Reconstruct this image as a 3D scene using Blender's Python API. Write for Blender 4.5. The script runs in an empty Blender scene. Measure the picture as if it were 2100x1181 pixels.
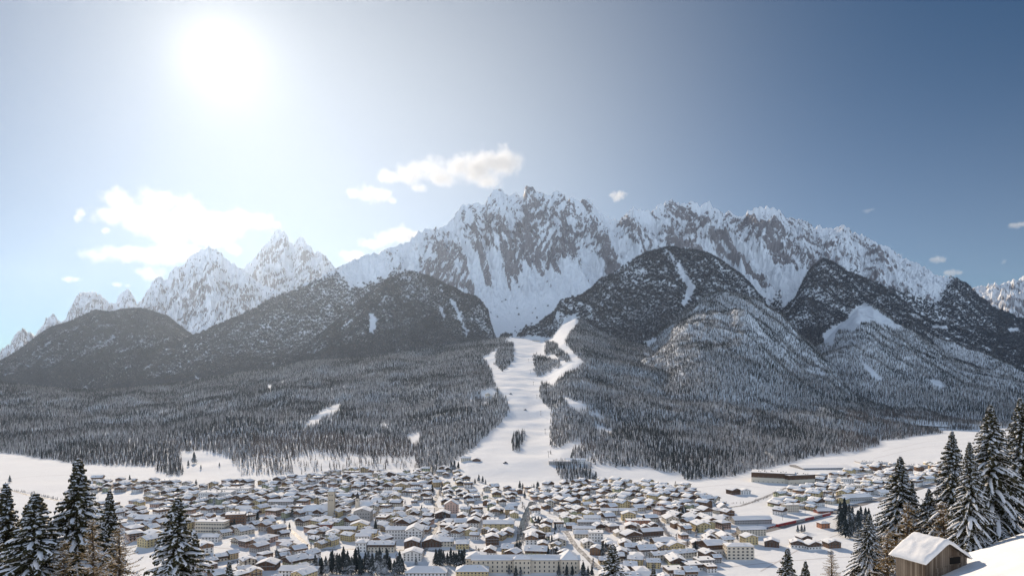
import bpy, bmesh, math, random
import numpy as np
from mathutils import Vector, Matrix

# ------------------------------------------------------------------ camera, sky, sun
F, HZ, CX, CAMH = 1500.0, 765.0, 1050.0, 200.0      # photograph geometry: focal length in its pixels, eye-level row
SUN_EL, SUN_AZ = math.radians(22.1), math.radians(-21.8)   # azimuth from +Y, negative = to the left
S = bpy.context.scene
C = S.collection
cam = bpy.data.cameras.new("camera"); co = bpy.data.objects.new("camera", cam); C.objects.link(co)
co.location = (0, 0, CAMH); co.rotation_euler = (math.radians(90), 0, 0)
cam.sensor_width = 36; cam.lens = F / 2100 * 36; cam.shift_y = (HZ - 590.5) / 2100
cam.clip_start = 1; cam.clip_end = 120000
S.camera = co
sdir = Vector((math.sin(SUN_AZ) * math.cos(SUN_EL), math.cos(SUN_AZ) * math.cos(SUN_EL), math.sin(SUN_EL)))
W = bpy.data.worlds.new("World"); S.world = W; W.use_nodes = True
nt = W.node_tree; bg = nt.nodes["Background"]
sky = nt.nodes.new("ShaderNodeTexSky"); sky.sky_type = 'NISHITA'; sky.sun_disc = False
sky.sun_elevation = SUN_EL; sky.sun_rotation = SUN_AZ
sky.altitude = 3000; sky.air_density = 1.0; sky.dust_density = 0.0; sky.ozone_density = 6.0
# bright aureole of the air round the sun, added to the sky by direction
tc = nt.nodes.new("ShaderNodeTexCoord")
vd = nt.nodes.new("ShaderNodeVectorMath"); vd.operation = 'DOT_PRODUCT'
nrm = nt.nodes.new("ShaderNodeVectorMath"); nrm.operation = 'NORMALIZE'
nt.links.new(tc.outputs["Generated"], nrm.inputs[0]); nt.links.new(nrm.outputs[0], vd.inputs[0])
vd.inputs[1].default_value = sdir
ac = nt.nodes.new("ShaderNodeMath"); ac.operation = 'ARCCOSINE'; nt.links.new(vd.outputs["Value"], ac.inputs[0])
def aur(width, amp, pw=1.0):
    d = nt.nodes.new("ShaderNodeMath"); d.operation = 'DIVIDE'; nt.links.new(ac.outputs[0], d.inputs[0]); d.inputs[1].default_value = math.radians(width)
    p = nt.nodes.new("ShaderNodeMath"); p.operation = 'POWER'; nt.links.new(d.outputs[0], p.inputs[0]); p.inputs[1].default_value = pw
    m = nt.nodes.new("ShaderNodeMath"); m.operation = 'MULTIPLY'; nt.links.new(p.outputs[0], m.inputs[0]); m.inputs[1].default_value = -1
    e = nt.nodes.new("ShaderNodeMath"); e.operation = 'EXPONENT'; nt.links.new(m.outputs[0], e.inputs[0])
    k = nt.nodes.new("ShaderNodeMath"); k.operation = 'MULTIPLY'; nt.links.new(e.outputs[0], k.inputs[0]); k.inputs[1].default_value = amp
    return k
AUR = [(2.0, 9.0, 1.0), (8.0, 3.6, 1.0), (25, 2.6, 2.0)]
acc = None
for a in AUR:
    k = aur(*a)
    if acc is None: acc = k
    else:
        s = nt.nodes.new("ShaderNodeMath"); s.operation = 'ADD'; nt.links.new(acc.outputs[0], s.inputs[0]); nt.links.new(k.outputs[0], s.inputs[1]); acc = s
# pale air towards the horizon: exp(-(sin(el)/w)^2)
sz = nt.nodes.new("ShaderNodeSeparateXYZ"); nt.links.new(nrm.outputs[0], sz.inputs[0])
def wm(op, a, b):
    n = nt.nodes.new("ShaderNodeMath"); n.operation = op
    for i, v in enumerate((a, b)):
        if isinstance(v, (int, float)): n.inputs[i].default_value = v
        else: nt.links.new(v, n.inputs[i])
    return n.outputs[0]
HOR = (2.5, .25)
hh = wm('DIVIDE', sz.outputs[2], HOR[1]); hh = wm('MULTIPLY', wm('EXPONENT', wm('MULTIPLY', wm('MULTIPLY', hh, hh), -1.0), 0), HOR[0])
bk = wm('MULTIPLY', wm('MAXIMUM', wm('MULTIPLY', sz.outputs[1], -1.0), 0.0), 16.5)      # added fill: sky brightened behind the camera to light the shaded faces
veil = Vector((950 - CX, F, HZ - 330)).normalized()
vdot = nt.nodes.new("ShaderNodeVectorMath"); vdot.operation = 'DOT_PRODUCT'; nt.links.new(nrm.outputs[0], vdot.inputs[0]); vdot.inputs[1].default_value = veil
vth = wm('DIVIDE', wm('ARCCOSINE', vdot.outputs["Value"], 0), math.radians(17)); HORV = hh; hh = wm('ADD', 0.0, wm('MULTIPLY', wm('EXPONENT', wm('MULTIPLY', wm('MULTIPLY', vth, vth), -1.0), 0), 4.0))
s = nt.nodes.new("ShaderNodeMath"); s.operation = 'ADD'; nt.links.new(acc.outputs[0], s.inputs[0]); nt.links.new(hh, s.inputs[1]); acc = s
tint = nt.nodes.new("ShaderNodeVectorMath"); tint.operation = 'SCALE'; tint.inputs[0].default_value = (1.0, 0.94, 0.78)
nt.links.new(acc.outputs[0], tint.inputs["Scale"])
add = nt.nodes.new("ShaderNodeVectorMath"); add.operation = 'ADD'
grd = nt.nodes.new("ShaderNodeVectorMath"); grd.operation = 'MULTIPLY'; grd.inputs[1].default_value = (.42, .79, .80)
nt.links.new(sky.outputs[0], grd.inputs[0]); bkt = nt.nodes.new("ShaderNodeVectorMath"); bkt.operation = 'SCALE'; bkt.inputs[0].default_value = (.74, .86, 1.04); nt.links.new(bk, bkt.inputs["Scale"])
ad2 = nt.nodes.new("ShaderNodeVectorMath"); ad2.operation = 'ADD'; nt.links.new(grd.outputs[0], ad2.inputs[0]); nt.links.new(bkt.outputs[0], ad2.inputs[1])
hot = nt.nodes.new("ShaderNodeVectorMath"); hot.operation = 'SCALE'; hot.inputs[0].default_value = (1.0, .84, .64); nt.links.new(HORV, hot.inputs["Scale"])
ad3 = nt.nodes.new("ShaderNodeVectorMath"); ad3.operation = 'ADD'; nt.links.new(ad2.outputs[0], ad3.inputs[0]); nt.links.new(hot.outputs[0], ad3.inputs[1])
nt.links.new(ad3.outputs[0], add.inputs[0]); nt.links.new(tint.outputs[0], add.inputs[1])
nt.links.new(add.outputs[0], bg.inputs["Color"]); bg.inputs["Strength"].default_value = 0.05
sl = bpy.data.lights.new("sun", 'SUN'); sl.energy = 4.7; sl.angle = math.radians(0.5); sl.color = (1.0, 0.83, 0.64)
so = bpy.data.objects.new("sun", sl); C.objects.link(so)
so.rotation_euler = (-sdir).to_track_quat('-Z', 'Y').to_euler()
S.view_settings.view_transform = 'Standard'; S.view_settings.look = 'None'; S.view_settings.gamma = 1
S.view_settings.exposure = 0.4
S.cycles.max_bounces = 5; S.cycles.diffuse_bounces = 3; S.cycles.glossy_bounces = 2; S.cycles.transmission_bounces = 2
S.cycles.volume_bounces = 1; S.cycles.transparent_max_bounces = 8
S.cycles.use_denoising = True
HAZE_D = 1.0e-5

rng = np.random.default_rng(7); random.seed(7)

# ------------------------------------------------------------------ noise
def _h(ix, iy, seed):
    n = (ix.astype(np.int64) * 374761393 + iy.astype(np.int64) * 668265263 + seed * 1442695041) & 0xffffffff
    n = ((n ^ (n >> 13)) * 1274126177) & 0xffffffff
    n = n ^ (n >> 16)
    return n
def noise(x, y, seed=0):
    x = np.asarray(x, float); y = np.asarray(y, float)
    ix = np.floor(x); iy = np.floor(y); fx = x - ix; fy = y - iy
    ux = fx * fx * fx * (fx * (fx * 6 - 15) + 10); uy = fy * fy * fy * (fy * (fy * 6 - 15) + 10)
    def g(dx, dy):
        a = _h(ix + dx, iy + dy, seed) * (2 * math.pi / 4294967296.0)
        return np.cos(a) * (fx - dx) + np.sin(a) * (fy - dy)
    a = g(0, 0); b = g(1, 0); c = g(0, 1); d = g(1, 1)
    return 1.45 * ((a * (1 - ux) + b * ux) * (1 - uy) + (c * (1 - ux) + d * ux) * uy)
def fbm(x, y, o=4, seed=0, gain=.5, lac=2.03):
    r = 0; a = 1; t = 0
    for i in range(o):
        r = r + a * noise(x, y, seed + i * 17); t += a; a *= gain; x = x * lac + 3.1; y = y * lac - 1.7
    return r / t
def ridged(x, y, o=4, seed=0, gain=.5, lac=2.1):
    r = 0; a = 1; t = 0; w = 1
    for i in range(o):
        n = 1 - np.abs(noise(x, y, seed + i * 31)); n = n * n
        r = r + a * n * w; t += a; w = np.clip(n * 1.6, 0, 1); a *= gain; x = x * lac + 5.3; y = y * lac + 2.9
    return r / t
def sstep(x, a, b):
    t = np.clip((x - a) / (b - a), 0, 1); return t * t * (3 - 2 * t)
def inpoly(px, py, poly):
    px = np.asarray(px, float); py = np.asarray(py, float)
    r = np.zeros(np.broadcast(px, py).shape, bool); n = len(poly)
    for i in range(n):
        x1, y1 = poly[i]; x2, y2 = poly[(i + 1) % n]
        if y1 == y2: continue
        c = ((y1 > py) != (y2 > py)) & (px < (x2 - x1) * (py - y1) / (y2 - y1) + x1)
        r ^= c
    return r
def proj(X, Y, Z):
    return CX + F * X / Y, HZ - F * (Z - CAMH) / Y
def gpt(px, py, z=0.0):                       # a pixel of the photograph brought down to the valley floor
    Y = (CAMH - z) * F / (py - HZ); return (px - CX) / F * Y, Y

# ------------------------------------------------------------------ node helpers
def newmat(name):
    m = bpy.data.materials.new(name); m.use_nodes = True
    t = m.node_tree; b = t.nodes["Principled BSDF"]; b.inputs["Specular IOR Level"].default_value = 0.25
    return m, t, b
def N(t, kind, **kw):
    n = t.nodes.new(kind)
    for k, v in kw.items(): setattr(n, k, v)
    return n
def mth(t, op, a, b=None, c=None, clamp=False):
    n = t.nodes.new("ShaderNodeMath"); n.operation = op; n.use_clamp = clamp
    for i, v in enumerate((a, b, c)):
        if v is None: continue
        if isinstance(v, (int, float)): n.inputs[i].default_value = v
        else: t.links.new(v, n.inputs[i])
    return n.outputs[0]
def mixc(t, fac, a, b):
    n = t.nodes.new("ShaderNodeMix"); n.data_type = 'RGBA'
    for s, v in ((n.inputs[0], fac), (n.inputs[6], a), (n.inputs[7], b)):
        if isinstance(v, (int, float)): s.default_value = v
        elif isinstance(v, tuple): s.default_value = (*v, 1)
        else: t.links.new(v, s)
    return n.outputs[2]
def ntex(t, vec, scale, detail=4, rough=.55, dist=0):
    n = t.nodes.new("ShaderNodeTexNoise"); n.inputs["Scale"].default_value = scale
    n.inputs["Detail"].default_value = detail; n.inputs["Roughness"].default_value = rough; n.inputs["Distortion"].default_value = dist
    if vec is not None: t.links.new(vec, n.inputs["Vector"])
    return n.outputs["Fac"]
def ramp(t, v, a, b):
    n = t.nodes.new("ShaderNodeMapRange"); n.interpolation_type = 'SMOOTHSTEP'
    t.links.new(v, n.inputs[0]); n.inputs[1].default_value = a; n.inputs[2].default_value = b
    return n.outputs[0]
def opos(t): return t.nodes.new("ShaderNodeTexCoord").outputs["Object"]
def bump(t, b, h, strength, dist):
    n = t.nodes.new("ShaderNodeBump"); n.inputs["Strength"].default_value = strength; n.inputs["Distance"].default_value = dist
    t.links.new(h, n.inputs["Height"]); t.links.new(n.outputs[0], b.inputs["Normal"])

def snowmat(name, sc=.05, bd=1.0, col=(.80, .82, .85)):
    m, t, b = newmat(name); p = opos(t)
    n1 = ntex(t, p, sc, 6); n2 = ntex(t, p, sc * 8, 4)
    t.links.new(mixc(t, n1, tuple(c * .96 for c in col), tuple(min(.92, c * 1.04) for c in col)), b.inputs["Base Color"])
    b.inputs["Roughness"].default_value = 1.0; b.inputs["Specular IOR Level"].default_value = .05
    n3 = ntex(t, p, sc * 70, 3)
    bump(t, b, mth(t, 'ADD', mth(t, 'ADD', n1, mth(t, 'MULTIPLY', n2, .15)), mth(t, 'MULTIPLY', n3, .03)), .6, bd)
    return m
SNOW = snowmat("snow", .012, 4.0)
# mountain: snow, with rock where the vertex attribute says the face is too steep to hold it
def mountmat(name, rockc=(.16, .155, .17), rock2=(.30, .27, .27), fine=.02):
    m, t, b = newmat(name); p = opos(t)
    at = N(t, "ShaderNodeAttribute", attribute_name="rock").outputs["Fac"]
    mp = N(t, "ShaderNodeMapping"); mp.inputs["Scale"].default_value = (1, .6, .38); mp.inputs["Rotation"].default_value = (0, .35, 0); t.links.new(p, mp.inputs[0])
    nf = ntex(t, mp.outputs[0], fine, 8, .68, .5)
    v = mth(t, 'ADD', at, mth(t, 'MULTIPLY', mth(t, 'SUBTRACT', nf, .5), 1.2))
    mask = ramp(t, v, .40, .56)
    rc = mixc(t, ntex(t, p, fine * .6, 5), rockc, rock2)
    t.links.new(mixc(t, mask, (.80, .82, .85), rc), b.inputs["Base Color"]); b.inputs["Roughness"].default_value = .8
    bump(t, b, mth(t, 'ADD', nf, mth(t, 'MULTIPLY', mask, .15)), .6, 14)
    return m
ROCKM = mountmat("snowy_rock", fine=.022)

# ------------------------------------------------------------------ mesh helpers
def tag(o, label=None, cat=None, group=None, kind=None):
    if label: o["label"] = label
    if cat: o["category"] = cat
    if group: o["group"] = group
    if kind: o["kind"] = kind
    return o
def grid_obj(name, X, Y, Z, mat, attrs=None, smooth=True):
    r, c = X.shape; v = np.stack([X, Y, Z], -1).reshape(-1, 3).astype(np.float32)
    i = np.arange(r * c).reshape(r, c)
    q = np.stack([i[:-1, :-1], i[:-1, 1:], i[1:, 1:], i[1:, :-1]], -1).reshape(-1, 4).astype(np.int32)
    me = bpy.data.meshes.new(name); me.vertices.add(len(v)); me.vertices.foreach_set("co", v.ravel())
    me.loops.add(q.size); me.loops.foreach_set("vertex_index", q.ravel())
    me.polygons.add(len(q)); me.polygons.foreach_set("loop_start", np.arange(0, q.size, 4, dtype=np.int32))
    me.update(calc_edges=True)
    me.polygons.foreach_set("use_smooth", np.full(len(q), smooth))
    for k, a in (attrs or {}).items():
        at = me.attributes.new(k, 'FLOAT', 'POINT'); at.data.foreach_set("value", a.reshape(-1).astype(np.float32))
    me.materials.append(mat)
    o = bpy.data.objects.new(name, me); C.objects.link(o); return o

# ------------------------------------------------------------------ ground: camera's hill, bench with the barn, valley floor
def ground(X, Y):
    X = np.asarray(X, float); Y = np.asarray(Y, float)
    h1 = 186 - .30 * Y
    hill = np.where(h1 > 25, h1, 25 * np.exp(np.clip((h1 - 25) / 25, -8, 0))) - 25 * math.exp(-8)
    hill = hill * (1 - sstep(Y, 690, 720))
    hill = hill + 1.2 * fbm(X / 30, Y / 30, 3, 3) * (hill > 8)
    Ys = np.maximum(Y, 8.0); u = X / Ys
    bench = 182.9 - .12 * (Y - 55) - .0018 * (Y - 55) * np.abs(Y - 55) + (.35 - .15 * sstep(Y, 70, 110)) * (X - .56 * Ys) * (Y > 8) + 1.3 * fbm(X / 17, Y / 17, 3, 8) + .28 * fbm(X / 4, Y / 4, 3, 9) 
    w = sstep(u, .33, .47) * (1 - sstep(Y, 118, 195)) * sstep(Y, 15, 40)
    val = 1.6 * fbm(X / 160, Y / 160, 3, 5) * sstep(Y, 640, 760)
    # gentle rise of the valley side behind the town
    return hill * (1 - w) + bench * w + val
# ------------------------------------------------------------------ ridges
class Ridge:
    def __init__(s, name, crest, depth, foot, prof=1.0, n1=(40, 500, 250), back=.7, jag=0., crestk=.14, smooth=40, seed=1, rid=0., aniso=.45, cz=.25, rmul=((0, 1), (1, 1)), fine=1.):
        """crest: pixels of the skyline; depth: (px, metres); foot: (px, metres, height)"""
        s.name = name; s.__dict__.update(prof=prof, n1=n1, back=back, seed=seed, crestk=crestk, rid=rid, aniso=aniso, cz=cz, rmul=rmul, fine=fine)
        cp = np.array(crest, float); s.x0, s.x1 = cp[0, 0], cp[-1, 0]
        s.px = np.arange(s.x0, s.x1 + .5, 1.0)
        s.D = np.interp(s.px, [d[0] for d in depth], [d[1] for d in depth])
        cy = np.interp(s.px, cp[:, 0], cp[:, 1])
        if jag: cy = cy + jag * (fbm(s.px / 9, s.px * 0 + seed, 4, seed + 5, .6) * 2 - 4.2 * (ridged(s.px / 13, s.px * 0 + seed + 3, 3, seed + 8, .6) - .55))
        s.Z = CAMH + (HZ - cy) / F * s.D
        k = np.hanning(smooth * 2 + 1); k /= k.sum()
        s.Zs = np.convolve(np.pad(s.Z, smooth, mode='edge'), k, mode='valid')
        s.Df = np.interp(s.px, [d[0] for d in foot], [d[1] for d in foot]); s.zf = np.interp(s.px, [d[0] for d in foot], [d[2] for d in foot])
    def H(s, X, Y):
        px = CX + F * X / np.maximum(Y, 1)
        I = lambda a: np.interp(px, s.px, a)
        Zc, Zs, D, Df, zf = I(s.Z), I(s.Zs), I(s.D), I(s.Df), I(s.zf)
        t = (Y - Df) / (D - Df); tc = np.clip(t, 0, 1)
        a, l1, l2 = s.n1
        base = zf + (Zs - zf) * tc ** s.prof
        d = np.abs(t - 1)
        base = base + (Zc - Zs) * np.exp(-d / s.crestk)
        env = np.sin(np.clip(tc, 0, 1) * math.pi) ** .6 * (1 - s.cz) + s.cz * (tc > 0) * np.exp(-np.minimum(d * 3, 9)) * 0
        amp = a * env
        n = fbm(X / l1, Y / l1, 3, s.seed) * .9 + .5 * fbm(X / l2, Y / l2, 3, s.seed + 3)
        if s.rid > 0:
            rm = np.interp(px, [p_[0] for p_ in s.rmul], [p_[1] for p_ in s.rmul])
            h0 = base * 1.0
            wx = X + 60 * fbm(X / 200, Y / 200, 2, s.seed + 50); wy = Y * s.aniso
            r = ridged(wx / 420, wy / 420, 6, s.seed + 9, .55) - .45
            q = s.rib(X, Y)
            base = base + rm * s.rid * .62 * (q - .5) * np.clip(1 - np.exp(-d / .10), 0, 1) * sstep(t, .15, .6)
            r = r * (.3 + .7 * s.fine) + s.fine * .34 * (ridged((wx + wy) / 110, wy / 170, 5, s.seed + 29, .6) - .45) + s.fine * .12 * noise(X / 26, (Y + h0) / 26, s.seed + 33)
            e2 = np.clip(1 - np.exp(-d / .09), .12, 1) * sstep(t, .12, .5)
            base = base + rm * s.rid * r * e2
        h = base + amp * n
        h = np.where(t > 1, h - (Y - D) * s.back, h)
        h = np.where(t < 0, zf + (t * (D - Df)) * .35, h)
        fade = np.minimum((px - s.x0), (s.x1 - px))
        h = np.where(fade < 0, -500, h)
        return h, t
    def rib(s, X, Y):
        wx = X + 90 * fbm(X / 300, Y / 500, 2, s.seed + 60) + .25 * (Y - 6000)
        return ridged(wx / 330, Y / 1500, 3, s.seed + 70, .5)
    def mesh(s, mat, step, rows, brows=24, bt=.35, rockf=None):
        px = np.arange(s.x0, s.x1 + .01, step)
        tt = np.linspace(-.03, 1, rows); tt = np.concatenate([tt, 1 + np.linspace(0, 1, brows + 1)[1:] ** 1.5 * bt])
        D = np.interp(px, s.px, s.D); Df = np.interp(px, s.px, s.Df)
        Y = Df[None, :] + tt[:, None] * (D - Df)[None, :]
        X = (px[None, :] - CX) / F * Y
        Z, t = s.H(X, Y)
        attrs = None
        if rockf is not None:
            # slope in the real (X, Y, Z) space
            dXu = np.gradient(X, axis=1); dYu = np.gradient(Y, axis=1); dZu = np.gradient(Z, axis=1)
            dXt = np.gradient(X, axis=0); dYt = np.gradient(Y, axis=0); dZt = np.gradient(Z, axis=0)
            nx = dYu * dZt - dZu * dYt; ny = dZu * dXt - dXu * dZt; nz = dXu * dYt - dYu * dXt
            nl = np.sqrt(nx * nx + ny * ny + nz * nz) + 1e-9
            attrs = {"rock": rockf(X, Y, Z, t, np.abs(nz) / nl, s.rib(X, Y))}
        return grid_obj(s.name, X, Y, Z, mat, attrs)

gf = lambda px, py: (px, CAMH * F / (py - HZ), -1.5)
D_CREST = [(150,812),(180,794),(250,756),(330,716),(395,690),(450,668),(500,645),(560,613),(600,596),(640,574),(680,557),(700,546),(750,525),(784,517),(826,501),(840,493),(856,479),(873,473),(884,476),(901,471),(924,457),(938,437),(949,420),(957,420),(971,416),(991,419),(1002,401),(1013,392),(1026,388),(1038,402),(1045,405),(1058,396),(1067,406),(1073,403),(1077,388),(1087,384),(1097,391),(1102,396),(1112,395),(1118,404),(1130,401),(1137,394),(1144,391),(1155,398),(1164,405),(1172,403),(1181,410),(1195,410),(1203,406),(1214,417),(1229,438),(1252,449),(1272,455),(1286,438),(1298,427),(1324,432),(1335,433),(1355,417),(1370,409),(1387,412),(1399,415),(1422,412),(1435,422),(1448,415),(1476,432),(1484,439),(1497,432),(1511,442),(1522,446),(1534,432),(1563,422),(1589,423),(1603,435),(1612,449),(1626,448),(1649,451),(1669,463),(1681,461),(1691,469),(1713,466),(1733,466),(1747,475),(1770,481),(1790,495),(1796,499),(1826,510),(1860,535),(1889,546),(1923,565),(1957,571),(1978,582),(2000,603),(2038,631),(2093,654),(2180,690),(2320,730)]
R = {}
RM = ((150, .28), (600, .32), (760, .42), (860, .9), (900, 1), (1700, 1), (1900, .6), (2050, .2), (2300, .15))
R["A"] = Ridge("far_mountains", [(-160,800),(-60,740),(0,722),(20,705),(45,678),(60,680),(72,688),(98,655),(112,655),(125,668),(135,655),(150,622),(165,605),(190,598),(205,605),(225,622),(235,622),(250,600),(262,593),(272,607),(285,630),(330,665),(420,710)],
    [(-160, 13500), (420, 13500)], [(-160, 10500, 0), (420, 10500, 100)], 1.1, (120, 900, 400), jag=2.0, rid=380, seed=11, smooth=10)
R["B2"] = Ridge("far_mountains", [(400,640),(440,600),(480,560),(498,551),(520,535),(540,510),(555,490),(565,475),(575,472),(585,480),(597,502),(603,505),(610,490),(620,488),(635,505),(648,520),(655,515),(670,530),(688,550),(720,580),(800,640)],
    [(400, 12000), (800, 12000)], [(400, 9500, 300), (800, 9500, 300)], 1.2, (120, 900, 400), jag=2.2, rid=420, seed=12, smooth=12)
R["B1"] = Ridge("far_mountains", [(180,720),(230,670),(270,636),(290,615),(305,595),(322,572),(330,570),(338,580),(350,560),(360,550),(378,547),(385,530),(405,518),(428,507),(445,515),(462,530),(480,542),(500,556),(530,580),(570,600),(640,640)],
    [(180, 10000), (640, 10300)], [(180, 8000, 250), (640, 8000, 300)], 1.25, (90, 700, 300), jag=2.0, rid=380, seed=13, smooth=12)
R["E"] = Ridge("far_mountains", [(1940,640),(1980,603),(1995,592),(2010,590),(2030,583),(2050,584),(2075,580),(2085,575),(2100,568),(2150,560),(2260,610),(2350,660)],
    [(1940, 12500), (2350, 12000)], [(1940, 9500, 300), (2350, 9500, 300)], 1.2, (120, 900, 400), jag=2.0, rid=380, seed=14, smooth=10)
R["C"] = Ridge("hills", [(-260,850),(-120,790),(0,744),(40,720),(75,692),(100,674),(140,661),(170,649),(195,637),(225,641),(245,637),(290,634),(325,644),(345,651),(365,668),(392,686),(430,720),(480,760),(560,830)],
    [(-260, 6000), (100, 6400), (560, 6800)], [(-260, 4600, 60), (560, 5000, 60)], .95, (45, 700, 300), seed=15, rid=150, smooth=14, back=.9, fine=.4)
R["D"] = Ridge("mountain_massif", D_CREST,
    [(150, 5500), (560, 6100), (860, 6800), (1090, 7200), (1300, 7000), (1600, 6900), (1950, 6700), (2320, 6600)],
    [(150, 4300, 60), (560, 4700, 160), (860, 5300, 380), (960, 5500, 380), (1050, 5600, 400), (1200, 5600, 460), (1400, 5400, 500), (1600, 5000, 380), (1900, 4600, 250), (2320, 4500, 150)], 1.25, (45, 600, 260), jag=1.9, rid=330, seed=16, smooth=22, back=1.1, crestk=.2, rmul=RM)
R["F1"] = Ridge("hills", [(470,850),(560,765),(620,722),(660,687),(700,652),(740,617),(790,577),(830,560),(850,558),(880,567),(920,587),(950,602),(975,608),(990,622),(1000,645),(1008,690),(1030,740),(1060,790)],
    [(470, 4600), (700, 5100), (850, 5600), (1060, 5100)], [(470, 3500, 140), (850, 4200, 300), (1060, 4250, 270)], .95, (28, 420, 170), seed=17, rid=210, smooth=12, back=.9, fine=.35)
R["F2"] = Ridge("hills", [(930,790),(1000,726),(1060,692),(1100,667),(1150,632),(1200,602),(1230,582),(1270,552),(1300,532),(1340,514),(1380,509),(1430,515),(1460,525),(1490,545),(1520,565),(1545,590),(1562,612),(1580,640),(1610,672),(1650,715),(1720,790)],
    [(930, 4800), (1200, 5200), (1400, 5700), (1720, 5100)], [(930, 4000, 180), (1380, 4250, 330), (1720, 4200, 200)], .95, (30, 420, 170), seed=18, rid=250, smooth=12, back=.9, fine=.35)
R["F3"] = Ridge("hills", [(1520,760),(1560,710),(1600,655),(1635,605),(1655,562),(1670,546),(1690,531),(1720,545),(1750,562),(1800,582),(1850,603),(1900,628),(1960,655),(2040,690),(2160,745)],
    [(1520, 5000), (1690, 5600), (2160, 5100)], [(1520, 4200, 220), (1690, 4300, 300), (2160, 4000, 150)], .95, (30, 420, 170), seed=19, rid=200, smooth=12, back=.9, fine=.35)
R["G3"] = Ridge("hills", [(1600,790),(1650,735),(1690,702),(1735,658),(1760,632),(1790,625),(1830,652),(1860,668),(1920,690),(2000,715),(2100,745),(2250,770),(2400,790)],
    [(1600, 4300), (1790, 4800), (2400, 4600)], [(1600, 3000, 50), (2400, 2900, -10)], .95, (24, 380, 150), seed=20, rid=140, smooth=14, back=.6, fine=.35)
R["G2"] = Ridge("hills", [(1180,800),(1250,755),(1320,708),(1360,677),(1400,643),(1440,610),(1475,599),(1520,605),(1560,620),(1600,648),(1640,687),(1700,732),(1760,772),(1850,815),(1960,850),(2100,880)],
    [(1180, 4100), (1475, 4500), (2100, 3800)], [(1180, 2500, 90), (1475, 2500, 90), (2100, 2700, 0)], .95, (22, 380, 150), seed=21, rid=140, smooth=14, back=.6, fine=.35)
R["G"] = Ridge("hills", [(-400,775),(-200,772),(0,785),(60,792),(150,801),(250,799),(350,789),(450,772),(560,757),(620,743),(700,737),(760,733),(850,720),(950,705),(1040,692),(1112,698),(1130,690),(1150,668),(1180,653),(1215,668),(1250,690),(1325,712),(1400,740),(1500,772),(1600,792),(1700,805),(1850,820),(2000,838),(2200,850),(2500,860)],
    [(-400, 3500), (0, 3500), (500, 3700), (900, 4200), (1180, 4400), (1330, 4000), (1500, 3600), (1700, 3400), (2100, 3500), (2500, 3600)],
    [gf(-400, 915), gf(-100, 924), gf(0, 930), gf(100, 946), gf(250, 966), gf(320, 978), gf(700, 975), gf(850, 962), gf(900, 975), gf(960, 992), gf(1150, 992), gf(1200, 985), gf(1400, 988), gf(1500, 982), gf(1560, 966), gf(1650, 948), gf(1750, 936), gf(1810, 912), gf(1900, 892), gf(2000, 884), gf(2100, 881), gf(2500, 876)],
    1.2, (42, 560, 210), seed=22, rid=62, fine=.0, smooth=45, back=.4, crestk=.08, rmul=((-400, 1), (860, .9), (965, 0), (1240, 0), (1400, 1), (2500, 1)))

def strata(X, Z):
    a = ridged((X + .45 * Z) / 66, (Z - .4 * X) / 190, 5, 201, .62); b = ridged((X - .55 * Z) / 60, (Z + .4 * X) / 175, 5, 202, .62)
    m = sstep(fbm(X / 420, Z / 420, 2, 203), -.15, .15)
    return a * m + b * (1 - m)
def rockf_main(X, Y, Z, t, nz, q):
    n = fbm(X / 240, Y / 240, 3, 91) * .25
    slope = 1 - nz
    q1, q2 = np.quantile(slope[(t > .5) & (t < 1)], (.40, .92)); base = np.clip((slope - q1) / (q2 - q1), -.4, 1) * .38 + .10 + .60 * (q - .5) + .95 * (strata(X, Z) - .45)
    up = sstep(t + n * .35 + .55 * (q - .5), .50, .62)
    rm = np.interp(CX + F * X / Y, [p_[0] for p_ in RM], [p_[1] for p_ in RM])
    return (base * up + n * .6 * up) * (.25 + .75 * rm) - .04 * (1 - up) - .10 * (1 - rm) - .03
def rockf_far(X, Y, Z, t, nz, q):
    q1, q2 = np.quantile((1 - nz)[(t > .4) & (t < 1)], (.45, .9)); return (np.clip((1 - nz - q1) / (q2 - q1), -.3, 1) * .4 + .18 + 1.1 * (strata(X * .6, Z * .6) - .45)) * sstep(t, .2, .5) + fbm(X / 300, Y / 300, 3, 92) * .15 - .03
FARROCK = mountmat("far_snowy_rock", fine=.012)
for k in ("A", "B2", "B1", "E"):
    tag(R[k].mesh(FARROCK, 1.0, 220, rockf=rockf_far), kind="structure")
tag(R["D"].mesh(ROCKM, 1.1, 620, brows=60, rockf=rockf_main), kind="structure")
for k, st, rw in (("C", 2.5, 180), ("F1", 2.2, 180), ("F2", 2.2, 180), ("F3", 2.2, 180), ("G3", 2.5, 160), ("G2", 2.5, 180), ("G", 2.2, 340)):
    tag(R[k].mesh(SNOW, st, rw), kind="structure")
# ground sheet
yy = np.concatenate([np.linspace(-80, 200, 180), np.linspace(203, 760, 120)[0:], np.linspace(766, 3000, 260), np.geomspace(3030, 15000, 30)])
uu = np.linspace(-.9, .9, 420)
Yg = np.repeat(yy[:, None], len(uu), 1); Xg = uu[None, :] * (Yg + 130)
gobj = grid_obj("ground", Xg, Yg, ground(Xg, Yg), SNOW); tag(gobj, kind="structure")

def top_other(X, Y, k):
    r = np.full(X.shape, -1e3)
    for n, o in R.items():
        if n != k: r = np.maximum(r, o.H(X, Y)[0])
    return np.maximum(r, 0)
def terrain(X, Y):
    X = np.atleast_1d(np.asarray(X, float)); Y = np.atleast_1d(np.asarray(Y, float))
    g = ground(X, Y)
    for n in ("G", "G2", "G3"): g = np.maximum(g, R[n].H(X, Y)[0])
    return g
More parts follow.
